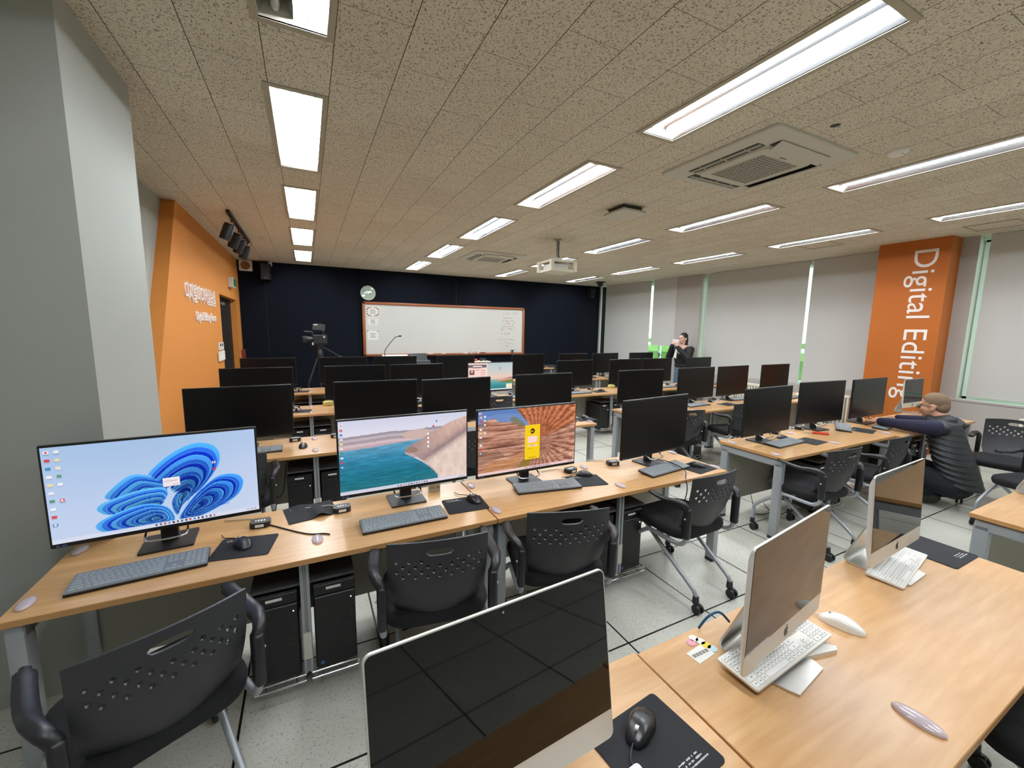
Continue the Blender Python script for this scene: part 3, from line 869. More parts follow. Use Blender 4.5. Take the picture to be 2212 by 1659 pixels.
# ------------------------------------------------------------------ computer towers and their hangers
def make_tower():
    t = thing('computer_tower', '', 'computer tower')
    b = MB(); b.box((0, .18, .205), (.176, .35, .41), bev=.004, seg=1); b.obj('case', MT['black'], t)
    b = MB(); b.box((0, .002, .178), (.172, .012, .345), bev=.003, seg=1); b.box((0, .003, .383), (.172, .010, .045), bev=.002, seg=1); b.obj('front_panel', MT['bezel'], t)
    b = MB(); b.box((-.004, -.0032, .386), (.062, .001, .012)); b.obj('asset_label', MT['paper'], t)
    b = MB(); b.box((-.062, -.0048, .026), (.016, .001, .016)); b.obj('chip_badge', MT['blue_badge'], t)
    b = MB(); b.ball((.068, -.004, .318), .0024, 8, 6); b.obj('power_light', MT['led'], t)
    b = MB()
    for z in (.16, .19): b.box((.052, -.0045, z), (.02, .001, .0025))
    for z in (.225, .24, .255): b.box((.066, -.0045, z), (.004, .001, .004))
    b.obj('front_ports', MT['dark_grey'], t)
    return t
tower = Proto(make_tower)
def make_hanger():
    t = thing('tower_hanger', '', 'computer hanger')
    b = MB()
    for x in (-.012, .012): b.box((x, .012, .38), (.014, .03, .55), bev=.002, seg=1)
    b.box((0, .018, .38), (.012, .02, .55)); b.obj('post', MT['silver'], t)
    b = MB(); b.box((0, .0, .24), (.036, .016, .13), bev=.003); b.obj('clamp', MT['alu'], t)
    for s in (-1, 1):
        b = MB(); b.tube([(s * .012, -.015, .112), (s * .19, -.015, .112), (s * .205, -.015, .106), (s * .207, -.015, .09), (s * .19, -.015, .082), (s * .012, -.015, .082)], .0042, 8, smooth=3)
        b.tube([(s * .05, -.012, .082), (s * .05, .33, .082)], .004, 6); b.tube([(s * .17, -.012, .082), (s * .17, .33, .082)], .004, 6)
        b.obj('cradle', MT['chrome'], t, smooth=70)
        b = MB(); b.box((s * .11, .16, .532), (.185, .30, .012)); b.obj('top_shelf', MT['dark_grey'], t)
    return t
hanger = Proto(make_hanger)
# ------------------------------------------------------------------ rows of desks
SKIP = set()
KEYS = {}
def put(kind, key, proto, loc, rz, label, group=None):
    k = (kind,) + tuple(key)
    if k in SKIP: return None
    o = proto(loc, rz, label, group); o['category'] = CAT[kind]; KEYS[o.name] = k
    return o
CAT = dict(desk='desk', monitor='monitor', keyboard='keyboard', mouse='mouse', pad='mouse pad', hub='usb hub', oval='plastic stud', tower='computer tower', hanger='computer hanger', chair='chair', imac='computer', wkb='keyboard', wmouse='mouse')
ROWN = {0: 'front table', 1: 'nearest row', 2: 'second row', 3: 'third row', 4: 'farthest row'}
BLK = {'L': 'left block', 'R': 'window block'}
POS = ['leftmost', 'second from left', 'third from left', 'rightmost']
def where(r, blk, i): return '%s, %s, %s' % (POS[i], BLK[blk], ROWN[r])
DL, DD = 1.772, .572
desk = make_desk(DL, DD)
desk_wide = make_desk(2.1, DD)
FRONT = {1: 1.803, 2: 3.365, 3: 4.955, 4: 6.57}
STARTL = {1: -.943, 2: -.865, 3: -.88, 4: -.88}
STARTR = {1: 3.272, 2: 3.36, 3: 3.40, 4: 3.47}
G_D = 'beech topped computer desks'
for r in (1, 2, 3, 4):
    for blk, st in (('L', STARTL[r]), ('R', STARTR[r])):
        for k in range(2):
            x = st + DL / 2 + k * (DL + .004); y = FRONT[r]
            if (r, blk, k) == (1, 'R', 1): y -= .05
            pr = desk
            if (r, blk, k) == (2, 'R', 1): pr = desk_wide; x = st + DL + .004 + 1.05
            put('desk', (r, blk, k), pr, (x, y, 0), 0, 'beech topped grey framed desk, %s of the %s, %s of desks' % (('left half', 'right half')[k], BLK[blk], ROWN[r]), G_D)
MON = {  # row, block, place: x, y, yaw in degrees
 (1, 'L', 0): (-.582, 2.165, 3.8), (1, 'L', 1): (.463, 2.195, 1.0), (1, 'L', 2): (1.209, 2.169, 1.0), (1, 'L', 3): (2.235, 2.125, 6.0),
 (1, 'R', 0): (3.61, 2.165, 2.0), (1, 'R', 1): (4.60, 2.24, -4.0), (1, 'R', 2): (5.43, 2.20, 0.0),
 (2, 'L', 0): (-.48, 3.72, 2.0), (2, 'L', 1): (.535, 3.74, -3.0), (2, 'L', 2): (1.265, 3.68, 5.0), (2, 'L', 3): (2.27, 3.75, .5),
 (2, 'R', 0): (3.65, 3.755, -2.0), (2, 'R', 1): (4.65, 3.775, 1.0), (2, 'R', 2): (5.42, 3.79, 3.0), (2, 'R', 3): (6.40, 3.79, 1.0),
 (3, 'L', 0): (-.512, 5.33, 1), (3, 'L', 1): (.518, 5.33, -1), (3, 'L', 2): (1.278, 5.33, 2), (3, 'L', 3): (2.324, 5.33, 1),
 (3, 'R', 0): (3.775, 5.33, 2), (3, 'R', 1): (4.80, 5.33, 3), (3, 'R', 2): (5.535, 5.33, 1), (3, 'R', 3): (6.58, 5.33, 1),
 (4, 'L', 0): (-.515, 6.92, 0), (4, 'L', 1): (.50, 6.92, 0), (4, 'L', 2): (1.298, 6.92, 1), (4, 'L', 3): (2.345, 6.92, 1),
 (4, 'R', 0): (3.80, 6.92, 0), (4, 'R', 1): (4.85, 6.92, 1), (4, 'R', 2): (5.67, 6.92, 1), (4, 'R', 3): (6.68, 6.92, 1)}
SPECIAL = {(1, 'L', 0): 'monitor showing a blue ribbon swirl wallpaper, leftmost in the nearest row', (1, 'L', 1): 'monitor showing a blue lake between sand dunes, in the nearest row',
 (1, 'L', 2): 'monitor showing a red rock canyon behind a yellow log-in window', (3, 'L', 3): 'lit monitor with a pink web page over a teal lake wallpaper, in the third row'}
mons = {}
for key, (x, y, a) in MON.items():
    r, blk, i = key
    lab = SPECIAL.get(key) or 'switched-off black monitor, %s' % where(r, blk, i)
    mons[key] = put('monitor', key, monitor, (x, y, TOP), math.radians(a), lab, 'thin framed black monitors')
# small things on the desks, measured for the nearest rows
G_K = 'grey full-size keyboards'
KB = {(1, 'L', 0): (-.608, 1.961, 4.3), (1, 'L', 1): (.396, 1.974, .8), (1, 'L', 2): (1.279, 2.056, -9.5), (1, 'L', 3): (2.20, 1.995, 7),
      (1, 'R', 0): (3.718, 2.063, 3.5), (1, 'R', 1): (4.93, 2.185, 27), (1, 'R', 2): (5.41, 2.03, 10)}
PADS = {(1, 'L', 0): (-.283, 2.02, -10), (1, 'L', 1): (.740, 2.035, -4), (1, 'L', 2): (1.573, 2.055, -12), (1, 'L', 3): (2.462, 1.94, 8),
        (1, 'R', 0): (4.03, 2.02, 5), (1, 'R', 1): (5.0, 2.045, 15)}
MICE = {(1, 'L', 0): (-.294, 2.035, 25), (1, 'L', 1): (.800, 2.06, 12), (1, 'L', 2): (1.615, 2.135, 70), (1, 'L', 3): (2.473, 1.951, 40), (1, 'R', 0): (3.90, 2.19, 75)}
HUBS = {(1, 'L', 0): (-.241, 2.215, -4), (1, 'L', 1): (.125, 2.23, 2), (1, 'L', 2): (1.575, 2.235, 10), (1, 'L', 3): (1.945, 2.24, -15), (1, 'R', 0): (4.02, 2.325, 10), (1, 'R', 1): (4.44, 2.34, 0), (1, 'R', 2): (5.62, 2.22, 30)}
for r in (2, 3, 4):
    for blk in 'LR':
        for i in range(4):
            x, y, a = MON[(r, blk, i)]; rr = random.Random(r * 31 + i * 7 + ord(blk)); f = FRONT[r]
            KB[(r, blk, i)] = (x + .06 + rr.uniform(-.03, .03), f + .19 + rr.uniform(-.02, .03), rr.uniform(-4, 6))
            MICE[(r, blk, i)] = (x + .41 + rr.uniform(-.03, .03), f + .22 + rr.uniform(-.03, .04), rr.uniform(-10, 60))
            if (r, blk, i) not in ((2, 'L', 0),): PADS[(r, blk, i)] = (x + .41, f + .21 + rr.uniform(-.02, .02), rr.uniform(-8, 8))
            HUBS[(r, blk, i)] = (x + .36, f + .44, rr.uniform(-15, 15))
KB[(2, 'L', 0)] = (-.415, 3.585, 1.5); MICE[(2, 'L', 0)] = (-.065, 3.60, -8); HUBS[(2, 'L', 0)] = (-.126, 3.83, -3); HUBS[(2, 'L', 1)] = (.19, 3.83, 0)
KB[(2, 'R', 1)] = (4.58, 3.69, 5); KB[(2, 'R', 2)] = (5.62, 3.80, 2); MICE[(2, 'R', 1)] = (5.20, 3.93, 60); MICE[(2, 'R', 0)] = (4.15, 3.7, 20)
KB[(3, 'R', 0)] = (3.72, 5.13, 2); MICE[(3, 'R', 0)] = (4.20, 5.19, 30); PADS[(3, 'R', 0)] = (4.13, 5.17, 4)
KB[(3, 'L', 3)] = (2.44, 5.13, 1); MICE[(3, 'L', 3)] = (2.66, 5.20, 40)
for key, (x, y, a) in KB.items(): put('keyboard', key, keyboard, (x, y, TOP), math.radians(a), 'grey full-size keyboard in front of the monitor %s' % where(*key), G_K)
padtop = {}
for key, (x, y, a) in PADS.items():
    put('pad', key, pad, (x, y, TOP), math.radians(a), 'plain black mouse pad by the monitor at %s' % where(*key), 'black cloth mouse pads')
def on_pad(key, x, y):
    p = PADS.get(key)
    return p and abs(x - p[0]) < .12 and abs(y - p[1]) < .10
for key, (x, y, a) in MICE.items():
    put('mouse', key, mouse, (x, y, TOP + (.0035 if on_pad(key, x, y) else 0)), math.radians(a), 'black wired mouse by the monitor at %s' % where(*key), 'black wired mice')
for key, (x, y, a) in HUBS.items(): put('hub', key, hub, (x, y, TOP), math.radians(a), 'black usb hub block by the monitor at %s' % where(*key), 'black usb hubs')
free_pad = make_pad(.235, .195, curl=.022)
put('pad', (1, 'L', 9), free_pad, (-.02, 2.285, TOP), math.radians(10), 'creased black mouse pad lying loose between the two leftmost lit monitors')
# clear studs at the desk seams
OV = []
for r in (1, 2, 3, 4):
    for blk, st in (('L', STARTL[r]), ('R', STARTR[r])):
        for k, x in enumerate((st + .04, st + DL / 2, st + DL + .035, st + 1.5 * DL, st + 2 * DL - .02)):
            for q, y in enumerate((FRONT[r] + .092, FRONT[r] + .47)):
                OV.append((r, blk, k, q, x, y))
names5 = ['at the left end', 'mid-way along the left desk', 'at the middle seam', 'mid-way along the right desk', 'at the right end']
for r, blk, k, q, x, y in OV:
    if (r, blk, k) == (1, 'L', 1) and q == 0: x, y = 0.002, 1.957
    if (r, blk, k) == (1, 'L', 1) and q == 1: continue
    put('oval', (r, blk, k, q), oval, (x, y, TOP), math.radians((4, -6)[q]), 'clear plastic oval stud %s, %s, %s edge, %s' % (names5[k].replace(' desk', ' half'), BLK[blk], ('near', 'far')[q], ROWN[r]), 'clear oval studs')
# towers hung under the middle of each desk
for r in (1, 2, 3, 4):
    for blk, st in (('L', STARTL[r]), ('R', STARTR[r])):
        for k in range(2):
            x = st + DL / 2 + k * (DL + .004) ; y = FRONT[r] + .075
            nm = '%s, %s, %s' % (('left desk', 'right desk')[k], BLK[blk], ROWN[r])
            put('hanger', (r, blk, k), hanger, (x, y, 0), 0, 'silver post with chrome cradles under the %s' % nm, 'under-desk hangers')
            for q, s in enumerate((-1, 1)):
                put('tower', (r, blk, k, q), tower, (x + s * .118, y + .03, .0865), 0, 'black computer tower %s of the post under the %s' % (('left', 'right')[q], nm), 'black towers')
# chairs
G_C = 'black perforated-back chairs'
CHAIRS = [((1, 'L', 0), (-.50, 1.585, 27), 'black wheeled chair at the bottom left corner, turned to the right'),
      ((1, 'L', 1), (.48, 1.75, -10), 'black wheeled chair in front of the lake wallpaper monitor'),
      ((1, 'L', 2), (1.13, 1.74, -16), 'black wheeled chair below the yellow log-in window'),
      ((1, 'L', 3), (2.14, 1.80, 2), 'black wheeled chair by the aisle, right end of the nearest left desks'),
      ((1, 'R', 0), (3.53, 1.76, -4), 'black wheeled chair at the left end of the nearest window-side desk'),
      ((1, 'R', 1), (4.38, 1.77, 3), 'black wheeled chair just behind the squatting person, pushed under the desk'),
      ((2, 'L', 0), (-.50, 3.30, 6), 'black wheeled chair half hidden behind the blue swirl monitor'),
      ((2, 'L', 2), (1.27, 3.33, 0), 'black wheeled chair seen through the gap between the two lit wallpaper monitors'),
      ((2, 'R', 0), (3.68, 3.25, -8), 'black wheeled chair mostly hidden behind the dark monitor by the aisle'),
      ((2, 'R', 1), (4.72, 3.28, -12), 'black wheeled chair with raised left arm, second row by the windows'),
      ((3, 'L', 3), (2.10, 4.82, 0), 'black chair with a grip slot under the lit web page monitor'),
      ((3, 'L', 2), (1.14, 4.83, 0), 'black chair glimpsed between two dark monitors of the second row')]
for key, (x, y, a), lab in CHAIRS: put('chair', key, chair, (x, y, 0), math.radians(a), lab, G_C)
put('chair', (0, 'R', 0), chair, (6.02, 1.30, 0), math.radians(98), 'empty black chair on wheels just right of the squatting person', G_C)
put('chair', (0, 'R', 1), chair, (5.35, .95, 0), math.radians(75), 'chair at the right edge with only its black arm tips in view', G_C)
put('chair', (0, 'R', 2), chair, (2.02, .16, 0), math.radians(4), 'black chair pushed under the front table at the bottom right corner', G_C)
put('chair', (4, 'R', 0), chair, (5.1, 8.15, 0), math.radians(170), 'black chair back in front of the dark blue wall beside the whiteboard', G_C)
# ------------------------------------------------------------------ the front table with the all-in-one computers
deskA = make_desk(1.752, .562); deskB = make_desk(.80, .562)
put('desk', (0, 'A', 0), deskA, (.851 + .876, .272, 0), math.radians(.6), 'large beech desk in the foreground at the bottom right')
put('desk', (0, 'B', 0), deskB, (.445, .272, 0), 0, 'beech desk end under the big dark screen at the bottom centre')
put('desk', (0, 'C', 0), deskA, (3.226 + .876, .235, 0), 0, 'beech desk with grey metal frame at the far right edge, beyond the foreground desk')
IM = [('imac', (0, 'a'), (.31, .584, 3.9, 8.7, 1.035), 'large dark silver computer screen at the bottom centre'),
      ('imac', (0, 'b'), (1.201, .610, 8.1, 0, 1), 'silver all-in-one computer with a white keyboard beneath its left corner'),
      ('imac', (0, 'c'), (2.116, .701, 3.2, 3.2, 1.01), 'silver all-in-one computer in front of the squatting person'),
      ('imac', (1, 'R', 3), (6.72, 2.28, -1, 2, .99), 'silver all-in-one computer at the far desk end by the orange pillar'),
      ('imac', (0, 'd'), (4.02, .66, 4, 0, 1), 'silver all-in-one computer cut off by the right edge')]
for kind, key, (x, y, a, tilt, sc), lab in IM:
    o = put(kind, key, imac, (x, y, TOP), math.radians(a), lab, 'silver all-in-one computers'); o.scale = (sc,) * 3
    th = math.radians(tilt)
    for c in o.children:
        if c.name.startswith('housing'):
            c.rotation_euler = (-th, 0, 0); c.location = (0, -.08 * math.sin(th), .08 * (1 - math.cos(th)))
put('wkb', (0, 'b'), white_keyboard, (1.228, .643, TOP + .014), math.radians(3.9), 'white keyboard propped on the foreground desk below the middle computer', 'white keyboards')
put('wkb', (0, 'c'), white_keyboard, (2.178, .713, TOP), math.radians(9.5), 'white keyboard in front of the all-in-one computer near the squatting person', 'white keyboards')
put('wkb', (0, 'a'), white_keyboard, (.41, .505, TOP), math.radians(4), 'white keyboard peeking from below the big dark screen', 'white keyboards')
put('wkb', (0, 'd'), white_keyboard, (3.86, .62, TOP), math.radians(8), 'white keyboard on the desk at the right edge', 'white keyboards')
wm = make_white_mouse(); wm.location = (1.549, .622, TOP); wm.rotation_euler = (0, 0, math.radians(18)); wm['category']='mouse'; tag(wm, 'white wired mouse right of the white keyboard', 'mouse')
b = MB(); b.prism([(1.27 - .03, .60), (1.40, .565), (1.415, .575), (1.33, .66), (1.27, .66)], TOP, TOP + .011); o = b.obj('white_slab', MT['white']); tag(o, 'white wedge under the propped white keyboard', 'stand')
pad_big = make_pad(.235, .205, text_at=(.01, -.055))
put('pad', (0, 'a'), pad_big, (.68, .59, TOP), math.radians(6), 'black mouse pad with white print, bottom centre')
m0 = put('mouse', (0, 'a'), mouse, (.683, .640, TOP + .0035), math.radians(-62 + 180 + 0), 'large black mouse on the foreground mouse pad')
put('pad', (0, 'c'), pad_big, (2.49, .694, TOP), math.radians(0), 'black mouse pad right of the white keyboard at the desk end')
o = put('oval', (0, 'a'), oval, (1.333, .355, TOP), 0, 'largest clear oval stud, alone on the foreground desk'); o.scale = (1.05, 1.2, 1.1)
# ------------------------------------------------------------------ lit screens: pictures laid out on a fine grid of the glass
class Pic:
    def __init__(self, nx, ny):
        self.nx, self.ny = nx, ny
        u = (np.arange(nx) + .5) / nx; v = (np.arange(ny) + .5) / ny
        self.U, self.V = np.meshgrid(u, v); self.A = np.zeros((ny, nx, 3))
        rs = np.random.RandomState(5); self.rs = rs
    def grad(self, stops, f=None):
        f = self.V if f is None else f
        xs = [s[0] for s in stops]; return np.stack([np.interp(f, xs, [s[1][k] for s in stops]) for k in range(3)], -1)
    def put(self, mask, col, a=1.0):
        m = (mask * a)[..., None]; self.A = self.A * (1 - m) + np.asarray(col, float) * m
    def poly(self, P):
        x, y = self.U, self.V; c = np.zeros(x.shape, bool); n = len(P)
        for i in range(n):
            x0, y0 = P[i]; x1, y1 = P[(i + 1) % n]
            if y0 == y1: continue
            k = ((y0 > y) != (y1 > y)) & (x < (x1 - x0) * (y - y0) / (y1 - y0) + x0); c ^= k
        return c.astype(float)
    def rect(self, u0, v0, u1, v1): return ((self.U >= u0) & (self.U <= u1) & (self.V >= v0) & (self.V <= v1)).astype(float)
    def disc(self, u, v, r, asp=1.76): return ((((self.U - u) * asp) ** 2 + (self.V - v) ** 2) < r * r).astype(float)
    def noise(self, sx, sy, seed=0, octv=3):
        out = np.zeros(self.U.shape); amp = 1; tot = 0; rs = np.random.RandomState(seed)
        for o in range(octv):
            gx, gy = max(2, int(sx * 2 ** o)), max(2, int(sy * 2 ** o)); g = rs.rand(gy + 1, gx + 1)
            x = self.U * gx; y = self.V * gy; xi = np.minimum(x.astype(int), gx - 1); yi = np.minimum(y.astype(int), gy - 1); fx = x - xi; fy = y - yi
            fx = fx * fx * (3 - 2 * fx); fy = fy * fy * (3 - 2 * fy)
            out += amp * ((g[yi, xi] * (1 - fx) + g[yi, xi + 1] * fx) * (1 - fy) + (g[yi + 1, xi] * (1 - fx) + g[yi + 1, xi + 1] * fx) * fy); tot += amp; amp *= .5
        return out / tot
    def icons(self, pts, s=.011):
        cols = [(240, 240, 244), (214, 60, 70), (60, 140, 190), (238, 238, 240), (240, 220, 150), (235, 236, 240), (90, 150, 120)]
        for i, (u, v) in enumerate(pts):
            self.put(self.rect(u - s, v - s * 1.5, u + s, v + s * 1.5), cols[i % len(cols)], .9)
            if i % 3 == 0: self.put(self.disc(u, v, s), cols[(i * 2 + 1) % len(cols)])
            self.put(self.rect(u - s * 1.2, v + s * 2.1, u + s * 1.2, v + s * 2.6), (110, 116, 130), .5)
    def taskbar(self, col, c0=.42, n=14):
        self.put(self.rect(0, .955, 1, 1), col, .92)
        cc = [(70, 90, 130), (60, 60, 64), (200, 70, 60), (70, 130, 200), (40, 40, 44), (40, 40, 44)]
        for i in range(n): self.put(self.rect(c0 + i * .021, .968, c0 + i * .021 + .010, .988), cc[i % 6], .85)
        for i in range(3): self.put(self.rect(.93 + i * .02, .970, .943 + i * .02, .986), (120, 124, 134), .6)
    def mesh(self, name, w, h, cz, y, m):
        nx, ny = self.nx, self.ny
        xs = -w / 2 + w * np.arange(nx + 1) / nx; zs = cz + h / 2 - h * np.arange(ny + 1) / ny
        X, Z = np.meshgrid(xs, zs); co = np.stack([X, np.full_like(X, y), Z], -1).reshape(-1, 3)
        i = np.arange(nx * ny); r, c = i // nx, i % nx; a = r * (nx + 1) + c
        F = np.stack([a, a + nx + 1, a + nx + 2, a + 1], -1)
        me = bpy.data.meshes.new(name); me.vertices.add(len(co)); me.vertices.foreach_set('co', co.ravel())
        me.loops.add(4 * nx * ny); me.loops.foreach_set('vertex_index', F.ravel().astype(np.int32))
        me.polygons.add(nx * ny); me.polygons.foreach_set('loop_start', (np.arange(nx * ny) * 4).astype(np.int32))
        me.update(calc_edges=True)
        at = me.color_attributes.new('picture', 'FLOAT_COLOR', 'CORNER')
        s = np.clip(self.A, 0, 255) / 255; lin = np.where(s <= .04045, s / 12.92, ((s + .055) / 1.055) ** 2.4)
        col = np.concatenate([lin, np.ones(lin.shape[:2] + (1,))], -1).reshape(-1, 4).repeat(4, 0)
        at.data.foreach_set('color', col.ravel().astype(np.float32)); me.materials.append(m); me.update()
        return me
LIT = vc_emit('lit_screen', SCREEN)
def spline(pts, k=8): return [(p.x, p.y) for p in catmull([Vector((x, y, 0)) for x, y in pts], k, True)]

def pic_swirl():
    p = Pic(360, 204)
    f = p.V * .55 + p.U * .15 + .25 * np.abs(p.U - .5)
    p.A = p.grad([(0, (160, 190, 226)), (.5, (190, 207, 236)), (1, (206, 214, 236))], f)
    root = (.58, .93)
    petals = [  # outline, light, dark
        ([(.46, .42), (.36, .38), (.26, .52), (.24, .60), (.32, .62), (.46, .55), (.54, .50)], (86, 178, 250), (16, 78, 214)),
        ([(.44, .40), (.55, .20), (.68, .10), (.78, .16), (.80, .34), (.72, .58), (.60, .78), (.56, .90), (.54, .74), (.60, .52), (.56, .38)], (70, 160, 250), (6, 48, 200)),
        ([(.26, .62), (.21, .66), (.20, .72), (.26, .78), (.42, .70), (.52, .66), (.50, .56), (.38, .56)], (96, 190, 252), (20, 84, 224)),
        ([(.30, .76), (.20, .84), (.19, .92), (.26, .985), (.40, .97), (.54, .97), (.52, .80), (.42, .72)], (84, 178, 250), (10, 66, 214)),
        ([(.58, .90), (.66, .70), (.78, .52), (.88, .52), (.92, .62), (.88, .78), (.76, .90), (.66, .965), (.58, .97)], (60, 146, 244), (8, 44, 180))]
    for q, (out, li, dk) in enumerate(petals):
        n = 13
        cx = sum(x for x, y in out) / len(out); cy = sum(y for x, y in out) / len(out)
        ax, ay = (cx * .45 + root[0] * .55, cy * .45 + root[1] * .55)
        for k in range(n):
            s = 1 - k / n * .95
            P = spline([(ax + (x - ax) * s + .010 * math.sin(k * 1.7 + q) * (1 - s), ay + (y - ay) * s) for x, y in out])
            t = (k % 3) / 2; dep = k / n
            c = [(li[i] * (1 - t) + dk[i] * t) * (1 - .35 * dep) for i in range(3)]
            m = p.poly(P); sh = np.clip((p.V - (cy - .25)) / .5, 0, 1)[..., None]
            colr = np.asarray(c) * (1.12 - .34 * sh); mm = m[..., None]; p.A = p.A * (1 - mm) + colr * mm
            edge = m - p.poly(spline([(ax + (x - ax) * s * .985, ay + (y - ay) * s * .985) for x, y in out])) * m
            p.put(np.clip(edge, 0, 1), (112, 200, 255), .6)
    for k in range(10):
        a = -.2 - k * .11; P = [(.565, .93), (.57 + .30 * math.cos(a) * .9, .93 + .34 * math.sin(a)), (.574 + .30 * math.cos(a - .035) * .9, .93 + .34 * math.sin(a - .035))]
        p.put(p.poly(P), (34, 96, 226), .5)
    p.put(p.rect(.505, .46, .590, .56), (238, 226, 232)); p.put(p.rect(.515, .495, .575, .502), (150, 140, 150)); p.put(p.rect(.55, .535, .58, .55), (215, 205, 212)); p.put(p.rect(.505, .46, .59, .472), (250, 244, 248))
    p.icons([(.022, .05 + i * .083) for i in range(10)] + [(.062, .05 + i * .083) for i in range(5)] + [(.062, .55)], .010)
    p.icons([(.768, .345), (.768, .425)], .009)
    p.taskbar((216, 220, 238), .45, 15); return p
def pic_dunes():
    p = Pic(300, 170)
    p.A = p.grad([(0, (206, 208, 228)), (.18, (222, 220, 236)), (.26, (226, 214, 222)), (1, (200, 190, 200))])
    n = p.noise(3, 30, 2)
    for k, (v0, c) in enumerate(((.20, (150, 142, 152)), (.235, (196, 182, 188)), (.27, (168, 152, 160)), (.31, (216, 190, 196)), (.35, (188, 164, 172)))):
        P = [(0, v0 + .02), (.2, v0 + .005), (.38, v0 - .012), (.55, v0), (.75, v0 - .02), (1, v0 + .01), (1, .6), (0, .6)]; p.put(p.poly(P), c, .9)
    P = [(0, .40), (.25, .385), (.5, .35), (.66, .335), (.58, .40), (.50, .45), (.48, .53), (.55, .60), (.62, .68), (.70, .80), (.745, .90), (.75, 1), (0, 1)]
    w = p.poly(P); wv = p.noise(12, 70, 3, 4); f = np.clip((p.V - .33) / .65, 0, 1)
    wc = p.grad([(0, (110, 168, 198)), (.35, (52, 132, 168)), (.75, (28, 112, 132)), (1, (36, 116, 130))], f) * (.78 + .44 * wv)[..., None]
    p.A = p.A * (1 - w[..., None]) + wc * w[..., None]
    P1 = [(.46, .24), (.58, .20), (.68, .22), (.66, .30), (.60, .34), (.50, .31)]; p.put(p.poly(spline(P1)), (204, 178, 170))
    P2 = [(.495, .44), (.60, .36), (.72, .24), (.86, .13), (1, .06), (1, .98), (.765, .98), (.75, .86), (.68, .72), (.60, .63), (.56, .56), (.52, .50)]
    m = p.poly(P2); g = p.noise(40, 14, 4) ; sh = np.clip(1.6 * (p.V - (.92 - .78 * p.U)) + .5 + .25 * np.sin(10 * p.U + 8 * p.V), 0, 1)
    sc = p.grad([(0, (226, 196, 182)), (.35, (196, 164, 154)), (.6, (150, 128, 132)), (.8, (206, 178, 168)), (1, (226, 204, 192))], sh) * (.93 + .14 * g)[..., None]
    p.A = p.A * (1 - m[..., None]) + sc * m[..., None]
    P3 = [(.48, .47), (.55, .45), (.585, .50), (.55, .53), (.50, .52)]; p.put(p.poly(spline(P3)), (150, 122, 104), .8)
    for k in range(26):
        t = k / 25; u = .60 + .145 * t ** .8; v = .63 + .27 * t; p.put(p.disc(u + .006 * math.sin(k * 3), v, .007), (206, 150, 76), .85)
    p.icons([(.020, .055 + i * .062) for i in range(10)], .009); p.icons([(.66, .17), (.715, .17), (.74, .10)], .007)
    for i in range(4): p.put(p.rect(.664, .265 + i * .06, .676, .295 + i * .06), (250, 250, 250))
    p.taskbar((222, 216, 230), .42, 12); return p
